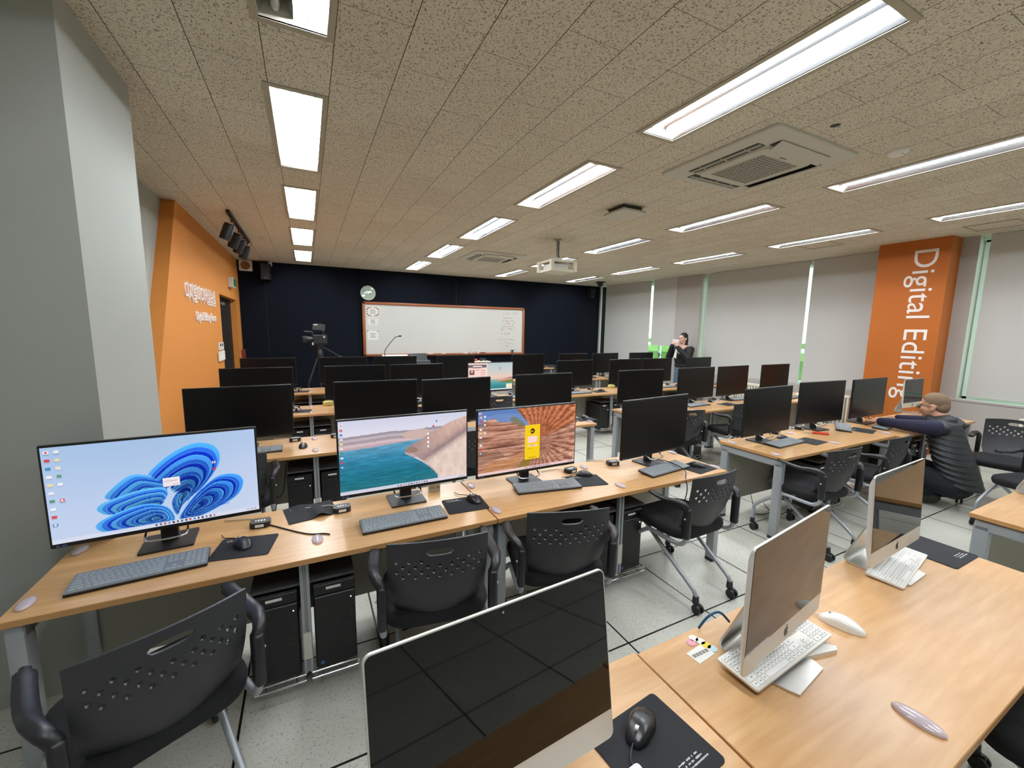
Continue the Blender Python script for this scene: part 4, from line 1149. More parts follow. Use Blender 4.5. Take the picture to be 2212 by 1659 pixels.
def pic_canyon():
    p = Pic(280, 160)
    a = np.arctan2(p.V - .55, (p.U - .60) * 1.76); d = np.hypot(p.V - .55, (p.U - .60) * 1.76)
    st = p.noise(6, 60, 8, 4); ang = .5 + .5 * np.sin(a * 34 + 3 * p.noise(5, 5, 9) + 5 * st)
    rock = p.grad([(0, (66, 40, 32)), (.3, (128, 82, 66)), (.55, (176, 122, 102)), (.8, (210, 156, 130)), (1, (232, 188, 160))], np.clip(.25 + .5 * ang * (.3 + d) + .45 * (p.noise(26, 26, 11, 4) - .5) + .25 * st, 0, 1))
    lay = p.grad([(0, (82, 52, 44)), (.35, (150, 98, 80)), (.6, (196, 144, 122)), (.85, (226, 178, 152)), (1, (240, 200, 172))], np.clip(p.noise(4, 46, 12, 4) * 1.15 - .1 + .25 * (p.noise(30, 40, 13) - .5), 0, 1))
    left = (p.U < .55).astype(float) * np.clip((.62 - p.U) * 8, 0, 1); p.A = rock * (1 - left[..., None]) + lay * left[..., None]
    up = p.poly([(.36, .0), (1, 0), (1, .30), (.72, .46), (.58, .50), (.53, .34), (.44, .16)]); p.A = p.A * (1 - up[..., None]) + (rock * np.array([.92, .80, .72]) + np.array([14, 4, -6])) * up[..., None]
    p.put(p.poly([(0, 0), (.36, .0), (.44, .16), (.53, .34), (.50, .36), (.42, .26), (.36, .22), (.28, .20), (.20, .19), (.14, .12), (0, .20)]), (112, 142, 196))
    p.put(p.poly([(0, 0), (.36, 0), (.40, .08), (.2, .06), (0, .10)]), (86, 122, 186), .7)
    p.put(p.poly(spline([(.30, .17), (.34, .12), (.40, .18), (.46, .28), (.42, .30), (.36, .24)])), (122, 118, 74), .7)
    P = [(.36, 1), (.44, .82), (.50, .70), (.545, .74), (.53, .86), (.48, .95), (.46, 1)]; p.put(p.poly(P), (138, 116, 44), .85)
    p.put(p.poly([(.0, .98), (.12, .82), (.30, .80), (.46, .66), (.47, .74), (.40, .86), (.30, 1)]), (204, 142, 88), .55)
    p.put(p.poly([(.0, .66), (.20, .64), (.26, .74), (.10, .80), (0, .84)]), (120, 88, 74), .5)
    u0, u1, v0, v1 = .452, .612, .28, .845
    p.put(p.rect(u0, v0, u1, v1), (246, 206, 22)); p.put(p.disc(.532, .385, .042), (52, 36, 30)); p.put(p.poly([(.518, .41), (.53, .42), (.520, .44)]), (52, 36, 30))
    for x in (.514, .526, .538): p.put(p.rect(x, .372, x + .006, .398), (246, 206, 22))
    p.put(p.rect(.482, .47, .582, .575), (250, 214, 206)); p.put(p.rect(.482, .522, .582, .526), (226, 180, 170)); p.put(p.rect(.482, .605, .582, .64), (250, 220, 190)); p.put(p.rect(.50, .615, .564, .628), (200, 170, 140)); p.put(p.rect(.485, .665, .53, .675), (210, 170, 20)); p.put(p.rect(.49, .815, .575, .822), (190, 150, 20))
    p.icons([(.024, .09 + i * .062) for i in range(10)] + [(.062, .085 + i * .062) for i in range(5)], .010); p.icons([(.02, .035)], .012)
    p.taskbar((236, 206, 206), .46, 13); return p
def pic_shore():
    p = Pic(150, 86)
    p.A = p.grad([(0, (186, 200, 206)), (.3, (206, 208, 204)), (.52, (236, 204, 188)), (.60, (226, 190, 176)), (1, (200, 180, 170))])
    w = p.V > .62; p.A[w] = p.grad([(.6, (150, 186, 186)), (.8, (70, 150, 154)), (1, (44, 118, 122))])[w]
    p.put(p.poly([(.60, .66), (.80, .60), (1, .52), (1, .66), (.8, .70)]), (214, 160, 136)); p.put(p.poly([(.78, .60), (.92, .55), (1, .54), (1, .58)]), (150, 120, 130)); p.put(p.poly([(.66, .70), (1, .63), (1, .76), (.84, .74)]), (116, 134, 70))
    p.put(p.rect(0, 0, .40, .80), (250, 214, 206)); p.put(p.rect(0, .06, .40, .16), (110, 100, 110)); p.put(p.rect(.10, .09, .30, .14), (240, 220, 214))
    for i in range(6): p.put(p.rect(.11 + i * .03, .155, .125 + i * .03, .19), (70, 60, 66))
    p.put(p.rect(.03, .24, .13, .42), (120, 84, 84)); p.put(p.disc(.08, .30, .045), (226, 190, 170)); p.put(p.rect(.16, .24, .24, .26), (90, 70, 76))
    for j in range(4):
        for i in range(3): p.put(p.disc(.29 + i * .035, .26 + j * .08, .016), (190, 90, 86))
    p.put(p.rect(.40, 0, .41, .8), (255, 236, 230))
    for u, v in ((.68, .17), (.71, .17), (.68, .23), (.71, .23)): p.put(p.rect(u, v, u + .016, v + .03), (90, 100, 106))
    p.put(p.rect(.855, .79, .99, .95), (246, 232, 196)); p.taskbar((220, 226, 230), .4, 0); return p
for key, fn in (((1, 'L', 0), pic_swirl), ((1, 'L', 1), pic_dunes), ((1, 'L', 2), pic_canyon), ((3, 'L', 3), pic_shore)):
    hs = [c for c in mons[key].children if c.name.startswith('housing')][0]
    sc = [c for c in hs.children if c.name.startswith('screen')][0]
    sc.data = fn().mesh('lit_screen', SW, SH, PZ + .018 + SH / 2, -.0012, LIT); sc['label'] = 'lit screen'
# ------------------------------------------------------------------ on the walls
MX = Matrix(((0, 0, 1, 0), (1, 0, 0, 0), (0, 1, 0, 0), (0, 0, 0, 1)))        # text on a wall facing +X, reading along +Y
MP = Matrix(((0, 0, -1, 0), (0, -1, 0, 0), (-1, 0, 0, 0), (0, 0, 0, 1)))     # text on a face towards -X, reading downwards
MF = Matrix(((1, 0, 0, 0), (0, 0, -1, 0), (0, 1, 0, 0), (0, 0, 0, 1)))       # text facing -Y
WL = mat('white_letters', (238, 228, 222), 0.6)
o = text_obj('wall_lettering', '디지털미디어실습실', .235, Matrix.Translation((-1.166, 5.66, 1.925)) @ MX, WL, fit=1.66, extrude=.006, offset=.004); tag(o, 'white Korean lettering on the orange wall', 'lettering')
o = text_obj('wall_lettering', 'Digital Editing Room', .15, Matrix.Translation((-1.166, 6.09, 1.70)) @ MX, WL, fit=1.20, extrude=.006, offset=.003); tag(o, 'small white English lettering on the orange wall', 'lettering')
o = text_obj('pillar_lettering', 'Digital Editing', .352, Matrix.Translation((7.477, 2.735, 2.817)) @ MP, WL, fit=2.03, extrude=.002); tag(o, 'big white sideways lettering down the orange pillar', 'lettering')

t = thing('whiteboard', 'long whiteboard in a brown wooden frame on the dark blue wall', 'whiteboard', (3.205, YF, .98))
b = MB(); b.box((0, -.02, .62), (4.05, .03, 1.16)); b.obj('writing_surface', MT['board'], t)
b = MB(); w_, h_ = 4.13, 1.24
for x in (-w_ / 2 + .03, w_ / 2 - .03): b.box((x, -.03, h_ / 2), (.06, .06, h_), bev=.012)
for z in (.03, h_ - .03): b.box((0, -.03, z), (w_, .06, .06), bev=.012)
b.obj('frame', MT['board_frame'], t, smooth=40)
b = MB(); b.box((0, -.085, .035), (w_ - .1, .07, .018), bev=.004); b.obj('pen_tray', MT['board_frame'], t)
rn = random.Random(11); b = MB(); br = MB()
def scrawl(bb, x, z, n, h):
    for k in range(n):
        pts = [(x + k * h * .95 + rn.uniform(0, h * .7), -.0362, z + rn.uniform(0, h)) for _ in range(3)]
        bb.tube(pts, .0042, 4)
        if rn.random() < .2: x += h * .6
for x, z, n in ((1.42, 1.06, 8), (1.38, .65, 7), (1.38, .53, 5), (1.30, .37, 9), (1.30, .28, 8), (1.36, .20, 4)): scrawl(b, x, z, n, .05)
for x, z, n in ((1.42, .93, 6), (1.40, .86, 8), (1.38, .79, 7), (1.40, .71, 8)): scrawl(br, x, z, n, .05)
b.obj('handwriting', MT['ink'], t); br.obj('red_handwriting', MT['ink_red'], t)
def wall_paper(x0, x1, z0, z1, label, frame=None, dots=None):
    t = thing('notice', label, 'notice', ((x0 + x1) / 2, YF - .037, z0)); w = x1 - x0; h = z1 - z0
    b = MB(); b.box((0, 0, h / 2), (w, .001, h)); b.obj('sheet', MT['paper'], t)
    b = MB()
    for k in range(4): b.box((0, -.001, h * (.3 + .13 * k)), (w * rn.uniform(.3, .6), .0006, .010))
    b.obj('print', MT['ink'], t)
    if frame:
        b = MB()
        if frame == 'wreath':
            for k in range(26):
                a = 2 * PI * k / 26; b.ball((.92 * w / 2 * math.copysign(abs(math.cos(a)) ** .5, math.cos(a)), -.002, h / 2 + .88 * h / 2 * math.copysign(abs(math.sin(a)) ** .5, math.sin(a))), (.014, .002, .012), 6, 4)
        else:
            for s in (-1, 1): b.box((s * w * .44, -.001, h / 2), (.004, .0006, h * .8)); b.box((0, -.001, h / 2 + s * h * .4), (w * .88, .0006, .004))
        b.obj('border', MT['brown'] if frame == 'wreath' else MT['ink'], t)
    if dots:
        b = MB()
        for s in (-1, 1): b.lathe([(.012, 0), (.012, .008), (.008, .010)], (s * w * .46, -.002, h * .96), 10, 'Y')
        b.obj('magnets', MT['black'], t)
wall_paper(1.235, 1.50, 1.90, 2.10, 'notice with a leafy wreath border, top left of the whiteboard', 'wreath')
wall_paper(1.235, 1.49, 1.69, 1.87, 'notice with a thin ruled border, below the wreath notice', 'rule')
wall_paper(1.235, 1.475, 1.36, 1.57, 'sheet held by two dark magnets, lowest on the whiteboard', None, True)
for i, x in enumerate((3.74, 3.915)):
    t = thing('spray_bottle', 'white bottle on the whiteboard tray, %s of the pair' % ('left', 'right')[i], 'bottle', (x, YF - .085, 1.025), 0, 'bottles on the tray')
    b = MB(); b.lathe([(.018, 0), (.020, .004), (.020, .09), (.009, .105), (.009, .112)], n=12); b.obj('body', MT['white'], t, smooth=40)
    b = MB(); b.lathe([(.008, .112), (.008, .135), (.004, .142)], n=10); b.obj('cap', MT['grey_pl'], t, smooth=40)
b = MB(); b.box((4.055, YF - .085, 1.04), (.13, .045, .03), bev=.006); o = b.obj('board_eraser', MT['dark_red']); tag(o, 'dark red board eraser on the whiteboard tray', 'eraser')
for x in (2.45, 2.62, 2.95, 3.52): 
    b = MB(); b.cyl((x, YF - .085, 1.033), (x + .12, YF - .083, 1.033), .008, n=8); o = b.obj('board_marker', MT['white']); tag(o, 'small board marker lying on the whiteboard tray', 'marker', 'markers on the tray')
b = MB(); b.box((4.9, YF - .07, 1.06), (.03, .03, .07), bev=.006); b.box((4.9, YF - .09, 1.095), (.075, .03, .03), bev=.008); o = b.obj('clip_microphone', MT['black']); tag(o, 'small black clip standing on the whiteboard tray', 'clip')

t = thing('wall_clock', 'round white wall clock above the left corner of the whiteboard', 'clock', (1.28, YF, 2.41))
b = MB(); b.lathe([(.155, 0), (.163, -.012), (.160, -.030), (.150, -.034), (.146, -.028)], n=36, axis='Y', cap=False); b.obj('rim', MT['white'], t, smooth=40)
b = MB(); b.lathe([(.150, -.020), (.0001, -.020)], n=36, axis='Y', cap=False); b.obj('dial', MT['paper'], t)
b = MB(); a = math.radians(150); b.box((.05 * math.cos(a), -.024, .05 * math.sin(a)), (.12, .002, .006), (0, -a, 0)); b.obj('minute_hand', MT['black'], t)
b = MB(); a = math.radians(-28); b.box((.03 * math.cos(a), -.0265, .03 * math.sin(a)), (.07, .002, .008), (0, -a, 0)); b.obj('hour_hand', MT['black'], t)
b = MB(); b.lathe([(.147, -.031), (.0001, -.031)], n=36, axis='Y', cap=False); b.obj('glass', thin_glass('clock_glass', refl=.10), t)

t = thing('ceiling_speaker_box', 'white square box with a round grille, left corner of the dark blue wall', 'speaker', (-1.02, YF, 2.72))
b = MB(); b.box((0, -.05, .10), (.225, .10, .20), bev=.006); b.obj('cabinet', MT['white'], t)
b = MB(); b.lathe([(.076, -.101), (.080, -.106), (.073, -.106), (.0001, -.104)], (0, 0, .10), 28, 'Y', cap=False); b.obj('grille', MT['brown'], t, smooth=40)
for x, z0, z1, y, lab in ((-.68, 2.56, 2.87, .14, 'black wall speaker high on the left of the dark blue wall'), (7.385, 2.585, 2.835, .10, 'black wall speaker high on the right of the dark blue wall')):
    t = thing('wall_speaker', lab, 'speaker', (x, YF, z0), 0, 'black wall speakers'); h = z1 - z0
    b = MB(); b.prism([(-.10, -.05), (.10, -.05), (.075, -.05 - y - .06), (-.075, -.05 - y - .06)], 0, h); b.obj('cabinet', MT['black'], t)
    b = MB(); b.box((0, -.025, h / 2), (.05, .05, .08)); b.obj('bracket', MT['black'], t)
    b = MB(); b.box((-.0, -.112 - y, .03), (.03, .002, .012)); b.obj('maker_mark', MT['grey_pl'], t)
b = MB(); b.box((-.60, YF - .05, 2.885), (.07, .09, .085), bev=.01); o = b.obj('motion_sensor', MT['white']); tag(o, 'small white sensor at the ceiling above the left wall speaker', 'sensor')
t = thing('exit_light', 'white and green exit light on the orange wall above the door', 'exit sign', (-1.17, 8.78, 2.30))
b = MB(); b.box((.04, 0, .085), (.08, .32, .17), bev=.008); b.obj('case', MT['white'], t)
b = MB(); b.box((.081, 0, .085), (.002, .29, .14)); b.obj('face', MT['green'], t)
t = thing('switch_plate', 'white switch plate beside the black doorway', 'switch', (-1.17, 7.515, 1.275))
b = MB(); b.box((.008, 0, .055), (.016, .36, .11), bev=.003); b.obj('plate', MT['white'], t)
b = MB()
for y in (-.09, .07): b.box((.017, y, .075), (.003, .07, .04))
b.obj('display', MT['black'], t)
b = MB(); b.box((-1.155, 7.45, 1.19), (.018, .46, .14), bev=.003); 
for y in (7.28, 7.42, 7.56): b.box((-1.150, y, 1.19), (.02, .012, .135))
o = b.obj('notice_holder', MT['paper']); tag(o, 'wall holder of paper sheets under the switch plate', 'notice')
b = MB(); b.box((-1.14, 9.72, 1.08), (.06, .16, .18), bev=.006); o = b.obj('call_box', MT['dark_red']); tag(o, 'dark red box on the orange wall strip right of the door', 'alarm box')

# ------------------------------------------------------------------ on the ceiling
t = thing('track_light', 'black ceiling track with four spotlights along the orange wall', 'track light', (-.73, 6.68, CEIL))
b = MB(); b.box((0, 0, -.018), (.036, 1.9, .034)); b.obj('track', MT['black'], t)
for k, (y, rx, ry) in enumerate(((-.72, .10, .35), (-.12, .55, .45), (.30, .55, .42), (.78, .60, .38))):
    b = MB(); M = Matrix.Translation((-.015, y, -.11)) @ Euler((rx * .6, ry, 0)).to_matrix().to_4x4(); b.M = M
    b.lathe([(.052, -.19), (.058, -.19), (.058, -.02), (.048, 0.0), (.0001, 0.0)], n=20, cap=False); b.lathe([(.052, -.19), (.050, -.10), (.0001, -.10)], n=20, cap=False)
    s = b.obj('spotlight', MT['black'], t, smooth=40)
    b = MB(); b.tube([(0, y, -.03), (0, y, -.09)], .010, 8); b.tube([(.01, y + .02, -.03), (.05, y + .06, -.06), (.01, y + .05, -.11)], .003, 5, smooth=4); b.obj('arm', MT['dark_grey'], s)

def cassette(x, y, label, small=False):
    t = thing('air_conditioner', label, 'air conditioner', (x, y, CEIL), 0, 'ceiling cassette air conditioners'); s = .475
    b = MB(); out = rrect(2 * s, 2 * s, .03, 3); rings = [[b.v((px * k, py * k, z)) for px, py in out] for k, z in ((1, .0), (1, -.012), (.985, -.02), (.80, -.030), (.79, -.030))]
    b.skin(rings); b.obj('frame', MT['ac'], t, smooth=30)
    b = MB(); out = rrect(1.20 * s, 1.20 * s, .07, 4); rings = [[b.v((px * k, py * k, z)) for px, py in out] for k, z in ((1.02, -.028), (1.0, -.042), (.97, -.046))]
    b.skin(rings); b.obj('centre_panel', MT['ac'], t, smooth=30)
    b = MB(); g = .205; n = 15
    b.mi = 1; b.box((0, 0, -.0462), (2 * g, 2 * g, .001)); b.mi = 0
    for i in range(n + 1):
        q = -g + 2 * g * i / n; b.box((q, 0, -.0485), (.006, 2 * g, .005)); b.box((0, q, -.0485), (2 * g, .006, .005))
    b.obj('intake_grille', [MT['ac'], MT['ac_dark']], t)
    for k in range(4):
        R4 = Matrix.Rotation(k * PI / 2, 4, 'Z')
        b = MB(R4); b.box((0, .335, -.031), (.56, .075, .004)); o = b.obj('outlet', MT['ac_dark'], t)
        b = MB(R4)
        if k in (0, 1): b.box((0, .335, -.034), (.555, .010, .006)); b.box((0, .352, -.034), (.555, .006, .006)); [b.box((qx, .335, -.034), (.006, .07, .006)) for qx in (-.18, 0, .18)]
        else: b.box((0, .345, -.050), (.56, .085, .006), (.35, 0, 0))
        b.obj('vane', MT['ac'], t)
    b = MB(); b.box((-.02, -.235, -.0465), (.07, .008, .001)); b.obj('maker_mark', MT['ac_dark'], t)
cassette(3.12, 2.17, 'large ceiling air conditioner near the top right')
cassette(3.03, 6.97, 'small looking far ceiling air conditioner left of the projector')
t = thing('ceiling_projector', 'white caged projector hanging from the ceiling on a pole', 'projector', (3.27, 5.16, CEIL))
b = MB(); b.cyl((0, 0, 0), (0, 0, -.30), .016, n=10); b.lathe([(.06, 0), (.06, -.008), (.02, -.02)], n=16); b.obj('pole', MT['grey_pl'], t, smooth=40)
b = MB(); b.box((0, 0, -.285), (.12, .10, .05)); b.obj('mount', MT['cream'], t)
b = MB()
cz0, cz1, cx_, cyy = -.46, -.31, .19, .17
for s in (-1, 1):
    for q in (-1, 1): b.box((s * cx_, q * cyy, (cz0 + cz1) / 2), (.05, .05, cz1 - cz0)); b.box((0, q * cyy, cz1 - .012 if s > 0 else cz0 + .012), (2 * cx_, .02, .03)); b.box((q * cx_, 0, cz1 - .012 if s > 0 else cz0 + .012), (.02, 2 * cyy, .03))
b.box((0, 0, cz1 - .004), (2 * cx_, 2 * cyy, .006)); b.box((0, 0, cz0 + .004), (2 * cx_, 2 * cyy, .006)); b.obj('cage', MT['cream'], t)
b = MB(); b.box((-.02, 0, -.40), (.28, .24, .09), bev=.015); b.obj('projector_body', MT['white'], t)
b = MB(); b.tube([(.02, 0, 0), (.025, 0, -.2), (.05, -.01, -.27), (.16, -.05, -.30), (.19, -.1, -.34)], .009, 6, smooth=4); b.obj('cables', MT['cable'], t)
t = thing('smoke_detector', 'round white smoke detector right of the large air conditioner', 'smoke detector', (3.78, 1.555, CEIL))
b = MB(); b.lathe([(.062, 0), (.062, -.012), (.045, -.030), (.0001, -.034)], n=24, cap=False); b.obj('dome', MT['white'], t, smooth=50)
b = MB()
for k in range(3): b.box((-.02 + .02 * k, -.035, -.027), (.010, .006, .008))
b.obj('vents', MT['black'], t)
b = MB(); b.lathe([(.05, 0), (.05, -.010), (.03, -.022), (.0001, -.024)], (-.52, 7.25, CEIL), 20, cap=False); o = b.obj('smoke_detector', MT['ac'], smooth=50); tag(o, 'beige smoke detector near the far end of the left ceiling lamps', 'smoke detector')
t = thing('dome_camera', 'black dome camera on the ceiling near the far right corner', 'security camera', (7.03, 8.93, CEIL))
b = MB(); b.lathe([(.14, 0), (.14, -.012), (.08, -.02)], n=24); b.obj('mount_plate', MT['black'], t)
b = MB(); b.ball((0, 0, -.05), (.075, .075, .085), 20, 10); b.obj('dome', MT['black'], t, smooth=90)
t = thing('hanging_panel', 'small square panel hanging just below the ceiling, left of the third lamp column', 'ceiling panel', (3.07, 3.54, CEIL))
b = MB(); b.box((0, 0, -.055), (.31, .31, .022), bev=.003); b.obj('panel', MT['ac'], t)
b = MB(); b.box((0, 0, -.02), (.24, .24, .04)); b.obj('neck', MT['ac_dark'], t)
b = MB(); b.lathe([(.028, -.001), (.02, -.004), (.0001, -.004)], (2.995, 1.563, CEIL), 9); o = b.obj('ceiling_hole', MT['black']); tag(o, 'small torn black hole in the ceiling above the large air conditioner', 'hole')
for x, y, w_, l_, lab in ((6.72, 3.55, .42, .42, 'square ceiling hatch left of the orange pillar top'), (7.22, 1.95, .42, .42, 'square ceiling hatch right of the orange pillar top')):
    b = MB()
    for s in (-1, 1): b.box((x + s * w_ / 2, y, CEIL - .004), (.018, l_, .008)); b.box((x, y + s * l_ / 2, CEIL - .004), (w_, .018, .008))
    o = b.obj('access_hatch', MT['flange']); tag(o, lab, 'ceiling hatch', 'ceiling hatches')

# ------------------------------------------------------------------ front of the room
t = thing('lectern', 'white lectern top with a gooseneck microphone in front of the whiteboard', 'lectern', (1.75, 8.15, 0))
b = MB(); b.box((0, .25, .50), (.95, .5, 1.0), bev=.01); b.obj('cabinet', MT['dark_grey'], t)
b = MB(); b.box((-.16, .22, 1.055), (.50, .40, .03), (math.radians(10), 0, 0), bev=.004); b.obj('reading_top', MT['white'], t)
b = MB(); b.tube([(-.41, .05, 1.0), (-.41, .05, 1.10), (-.41, .05, 1.20), (-.33, .05, 1.32), (-.22, .05, 1.45), (-.19, .05, 1.47), (-.13, .05, 1.48)], .007, 8, smooth=4); b.ball((-.115, .05, 1.485), (.03, .017, .017), 10, 8); b.obj('microphone', MT['black'], t, smooth=60)
b = MB(); b.box((.28, .20, 1.03), (.34, .03, .24), (math.radians(-38), 0, 0), bev=.006); b.obj('tilted_display', MT['bezel'], t)
b = MB(); b.box((-.56, .12, 1.06), (.12, .09, .05), bev=.01); o = b.obj('tissue_box', MT['white']); o.location = (1.75 - .0, 8.15, 0); tag(o, 'small white box left of the microphone on the lectern', 'box'); o.location = (1.75 + .13, 8.15, -.031)
t = thing('presenter_desk', 'pale topped desk in front of the dark blue wall, right of the lectern', 'desk', (4.15, 8.35, 0))
b = MB(); b.box((0, .3, .735), (2.3, .6, .03), bev=.004); b.obj('tabletop', MT['wood'], t)
for s in (-1, 1):
    b = MB(); b.box((s * 1.08, .3, .36), (.05, .55, .72)); b.obj('leg', MT['silver'], t)
t = thing('equipment_box', 'beige equipment box on the desk below the whiteboard', 'box', (3.42, 8.45, .75))
b = MB(); b.box((0, .18, .09), (.55, .34, .18), bev=.01); b.obj('case', MT['cream'], t)
b = MB(); b.box((-.02, .16, .205), (.10, .07, .05), bev=.008); o = b.obj('red_case', MT['red']); o.location = (3.38, 8.45, .75); tag(o, 'small red case on the beige equipment box', 'case')
b = MB()
for k in range(4): b.tube([(.07 * math.cos(a) + .13, .16 + .06 * math.sin(a), .195 + .012 * k + .008 * math.sin(3 * a + k)) for a in [2 * PI * i / 14 for i in range(14)]], .006, 6, closed=True)
o = b.obj('cable_coil', MT['cable']); o.location = (3.42, 8.45, .75); tag(o, 'coil of black cable on the beige equipment box', 'cable')
b = MB(); b.ball((-.19, .14, .215), (.07, .05, .04), 12, 8); b.ball((-.13, .12, .20), (.05, .04, .03), 10, 6); o = b.obj('crumpled_bag', MT['white'], smooth=60); o.location = (3.42, 8.45, .75); tag(o, 'crumpled white bag on the beige equipment box', 'bag')

# television camera on its tripod
t = thing('camera_tripod', 'black tripod carrying a television camera by the dark blue wall', 'tripod', (.20, 8.5, 0))
for k, (x, y) in enumerate(((-.36, -.22), (.40, -.18), (.02, .42))):
    b = MB(); b.tube([(x * .08, y * .08, 1.10), (x * .55, y * .55, .62)], .022, 8); b.tube([(x * .5, y * .5, .66), (x, y, .03)], .014, 8); b.ball((x, y, .02), .025, 8, 6); b.obj('leg', MT['black'], t, smooth=50)
b = MB(); b.lathe([(.055, 1.05), (.07, 1.09), (.06, 1.16), (.045, 1.22), (.075, 1.26), (.08, 1.31)], n=14); b.obj('head', MT['black'], t, smooth=40)
b = MB(); b.tube([(.05, 0, 1.27), (.20, -.02, 1.18), (.33, -.05, 1.10), (.38, -.05, 1.09)], .011, 8, smooth=3); b.obj('pan_bar', MT['black'], t, smooth=60)
t = thing('television_camera', 'black shoulder television camera with a viewfinder on the tripod', 'video camera', (.20, 8.5, 1.31))
b = MB(); b.box((.02, 0, .10), (.24, .15, .17), bev=.015); b.box((0, 0, .008), (.26, .10, .016)); b.obj('body', MT['black'], t)
b = MB(); b.cyl((-.10, 0, .10), (-.20, 0, .10), .045, .05, 16); b.box((-.235, 0, .10), (.08, .14, .12), bev=.01); b.obj('lens', MT['black'], t, smooth=40)
b = MB(); b.box((-.02, 0, .235), (.24, .03, .02), bev=.006); b.box((-.1, 0, .205), (.03, .03, .06)); b.box((.08, 0, .205), (.03, .03, .06)); b.tube([(-.12, .0, .238), (-.24, .0, .240)], .012, 8); b.obj('handle', MT['black'], t)
b = MB(); b.prism([(-.10, .28), (.04, .27), (.10, .25), (.12, .37), (.04, .39), (-.09, .385)], -.07, .07, 'XZ'); b.obj('viewfinder', MT['dark_grey'], t)
b = MB(); b.box((-.045, -.071, .37), (.07, .004, .022)); b.box((.09, -.077, .145), (.03, .004, .03)); b.box((-.105, -.06, .02), (.02, .02, .05)); b.obj('bright_fittings', MT['white'], t)
# ------------------------------------------------------------------ people
def hand(b, wrist, d, up, side, s=1.0):
    d, up = Vector(d).normalized(), Vector(up).normalized(); w = d.cross(up).normalized(); c = Vector(wrist)
    b.ball(c + d * .045 * s, (.034 * s, .046 * s, .022 * s), 12, 8); b.limb(c - d * .03, .025 * s, c + d * .02, .027 * s)
    for i, L in enumerate((.062, .072, .068, .054)):
        q = c + d * .075 * s + w * (.027 - .018 * i) * s; k = q + d * L * .55 * s - up * .006; b.limb(q, .0088 * s, k, .0083 * s, 8); b.limb(k, .0083 * s, k + d * L * .4 * s - up * .018, .007 * s, 8)
    q = c + d * .03 * s + w * side * .030 * s; k = q + d * .03 * s + w * side * .022 * s; b.limb(q, .011 * s, k, .0095 * s, 8); b.limb(k, .0095 * s, k + d * .028 * s, .008 * s, 8)
def head(b, c, f, s=1.0):
    f = Vector(f).normalized(); u = Vector((0, 0, 1)); u = (u - f * u.dot(f)).normalized(); l = u.cross(f).normalized(); c = Vector(c)
    P = lambda x, y, z: c + l * x * s + f * y * s + u * z * s
    M3 = Matrix((l, f, u)).transposed().to_euler()
    B = lambda p, r: b.ball(P(*p), tuple(q * s for q in r), 16, 12, M3)
    B((0, -.012, .035), (.076, .098, .088)); B((0, .025, -.035), (.060, .068, .075)); B((0, .058, -.085), (.030, .026, .024))
    B((0, .098, -.020), (.013, .020, .020)); B((0, .086, .030), (.052, .014, .011)); B((0, .088, -.058), (.026, .010, .012))
    for q in (-1, 1): B((q * .076, -.005, -.012), (.010, .022, .032)); B((q * .036, .068, -.018), (.022, .022, .022))
    return P, M3
# squatting man reaching over the desk
t = thing('person', 'person squatting in a black quilted vest, reaching onto the desk by the orange pillar', 'person', (0, 0, 0))
X0 = 5.53; fc = (-.12, 1, -.16)
b = MB(); P, E3 = head(b, (X0, 1.715, .955), fc, 1.05)
b.limb((X0, 1.63, .80), .068, (X0, 1.69, .90), .060); b.limb((X0, 1.50, .42), .10, (X0, 1.61, .74), .085)
hand(b, (X0 - .19, 2.05, .748), (.05, 1, -.04), (0, 0, 1), -1); hand(b, (X0 + .18, 2.04, .748), (-.05, 1, -.04), (0, 0, 1), 1)
b.limb((X0 - .2, 1.8, .76), .035, (X0 - .19, 2.04, .748), .028); b.limb((X0 + .2, 1.8, .76), .035, (X0 + .18, 2.03, .748), .028); b.limb((X0 - .2, 1.64, .77), .05, (X0 + .2, 1.64, .77), .05); b.limb((X0 - .2, 1.64, .77), .05, (X0 - .2, 1.8, .76), .04); b.limb((X0 + .2, 1.64, .77), .05, (X0 + .2, 1.8, .76), .04)
remesh(b, 'body', MT['skin'], t, .007, 2)
b = MB(); b.ball(P(0, -.018, .046), (.083, .102, .088), 20, 14, E3); b.ball(P(0, -.055, -.01), (.074, .058, .07), 16, 10, E3); o = remesh(b, 'hair', MT['hair_grey'], t, .006, 1)
b = MB()
for q in (-1, 1): b.tube([P(q * .036 + .024 * math.cos(a), .106, .004 + .019 * math.sin(a)) for a in [2 * PI * i / 14 for i in range(14)]], .0022, 6, closed=True); b.tube([P(q * .06, .103, .008), P(q * .085, .06, .010), P(q * .086, -.01, .006)], .0024, 6)
b.tube([P(-.012, .108, .006), P(.012, .108, .006)], .0022, 6); b.obj('glasses', MT['lens_frame'], t)
b = MB()
for q in (-1, 1): b.ball(P(q * .036, .090, -.004), .009, 8, 6)
b.obj('eyes', MT['eye'], t)
b = MB(); b.box(P(0, .101, -.062), (.036, .006, .008)); b.obj('lips', MT['lip'], t)
b = MB(); n = 11
for i in range(n):
    f = i / (n - 1); z = .27 + .53 * f; y = 1.44 + .06 * math.sin(f * 2.4) + .13 * f * f; w = .235 - .06 * abs(f - .42) - .05 * f ** 4; dd = .165 - .03 * f
    b.ball((X0, y + .02, z), (w, dd + .012, .040), 24, 8, (.28, 0, 0)); b.ball((X0, y + .02, z + .024), (w - .012, dd, .035), 24, 8, (.28, 0, 0))
b.ball((X0, 1.625, .835), (.11, .09, .055), 16, 8)
for q in (-1, 1): b.ball((X0 + q * .17, 1.60, .775), (.075, .085, .065), 16, 8)
remesh(b, 'quilted_vest', MT['vest'], t, .008, 1)
b = MB()
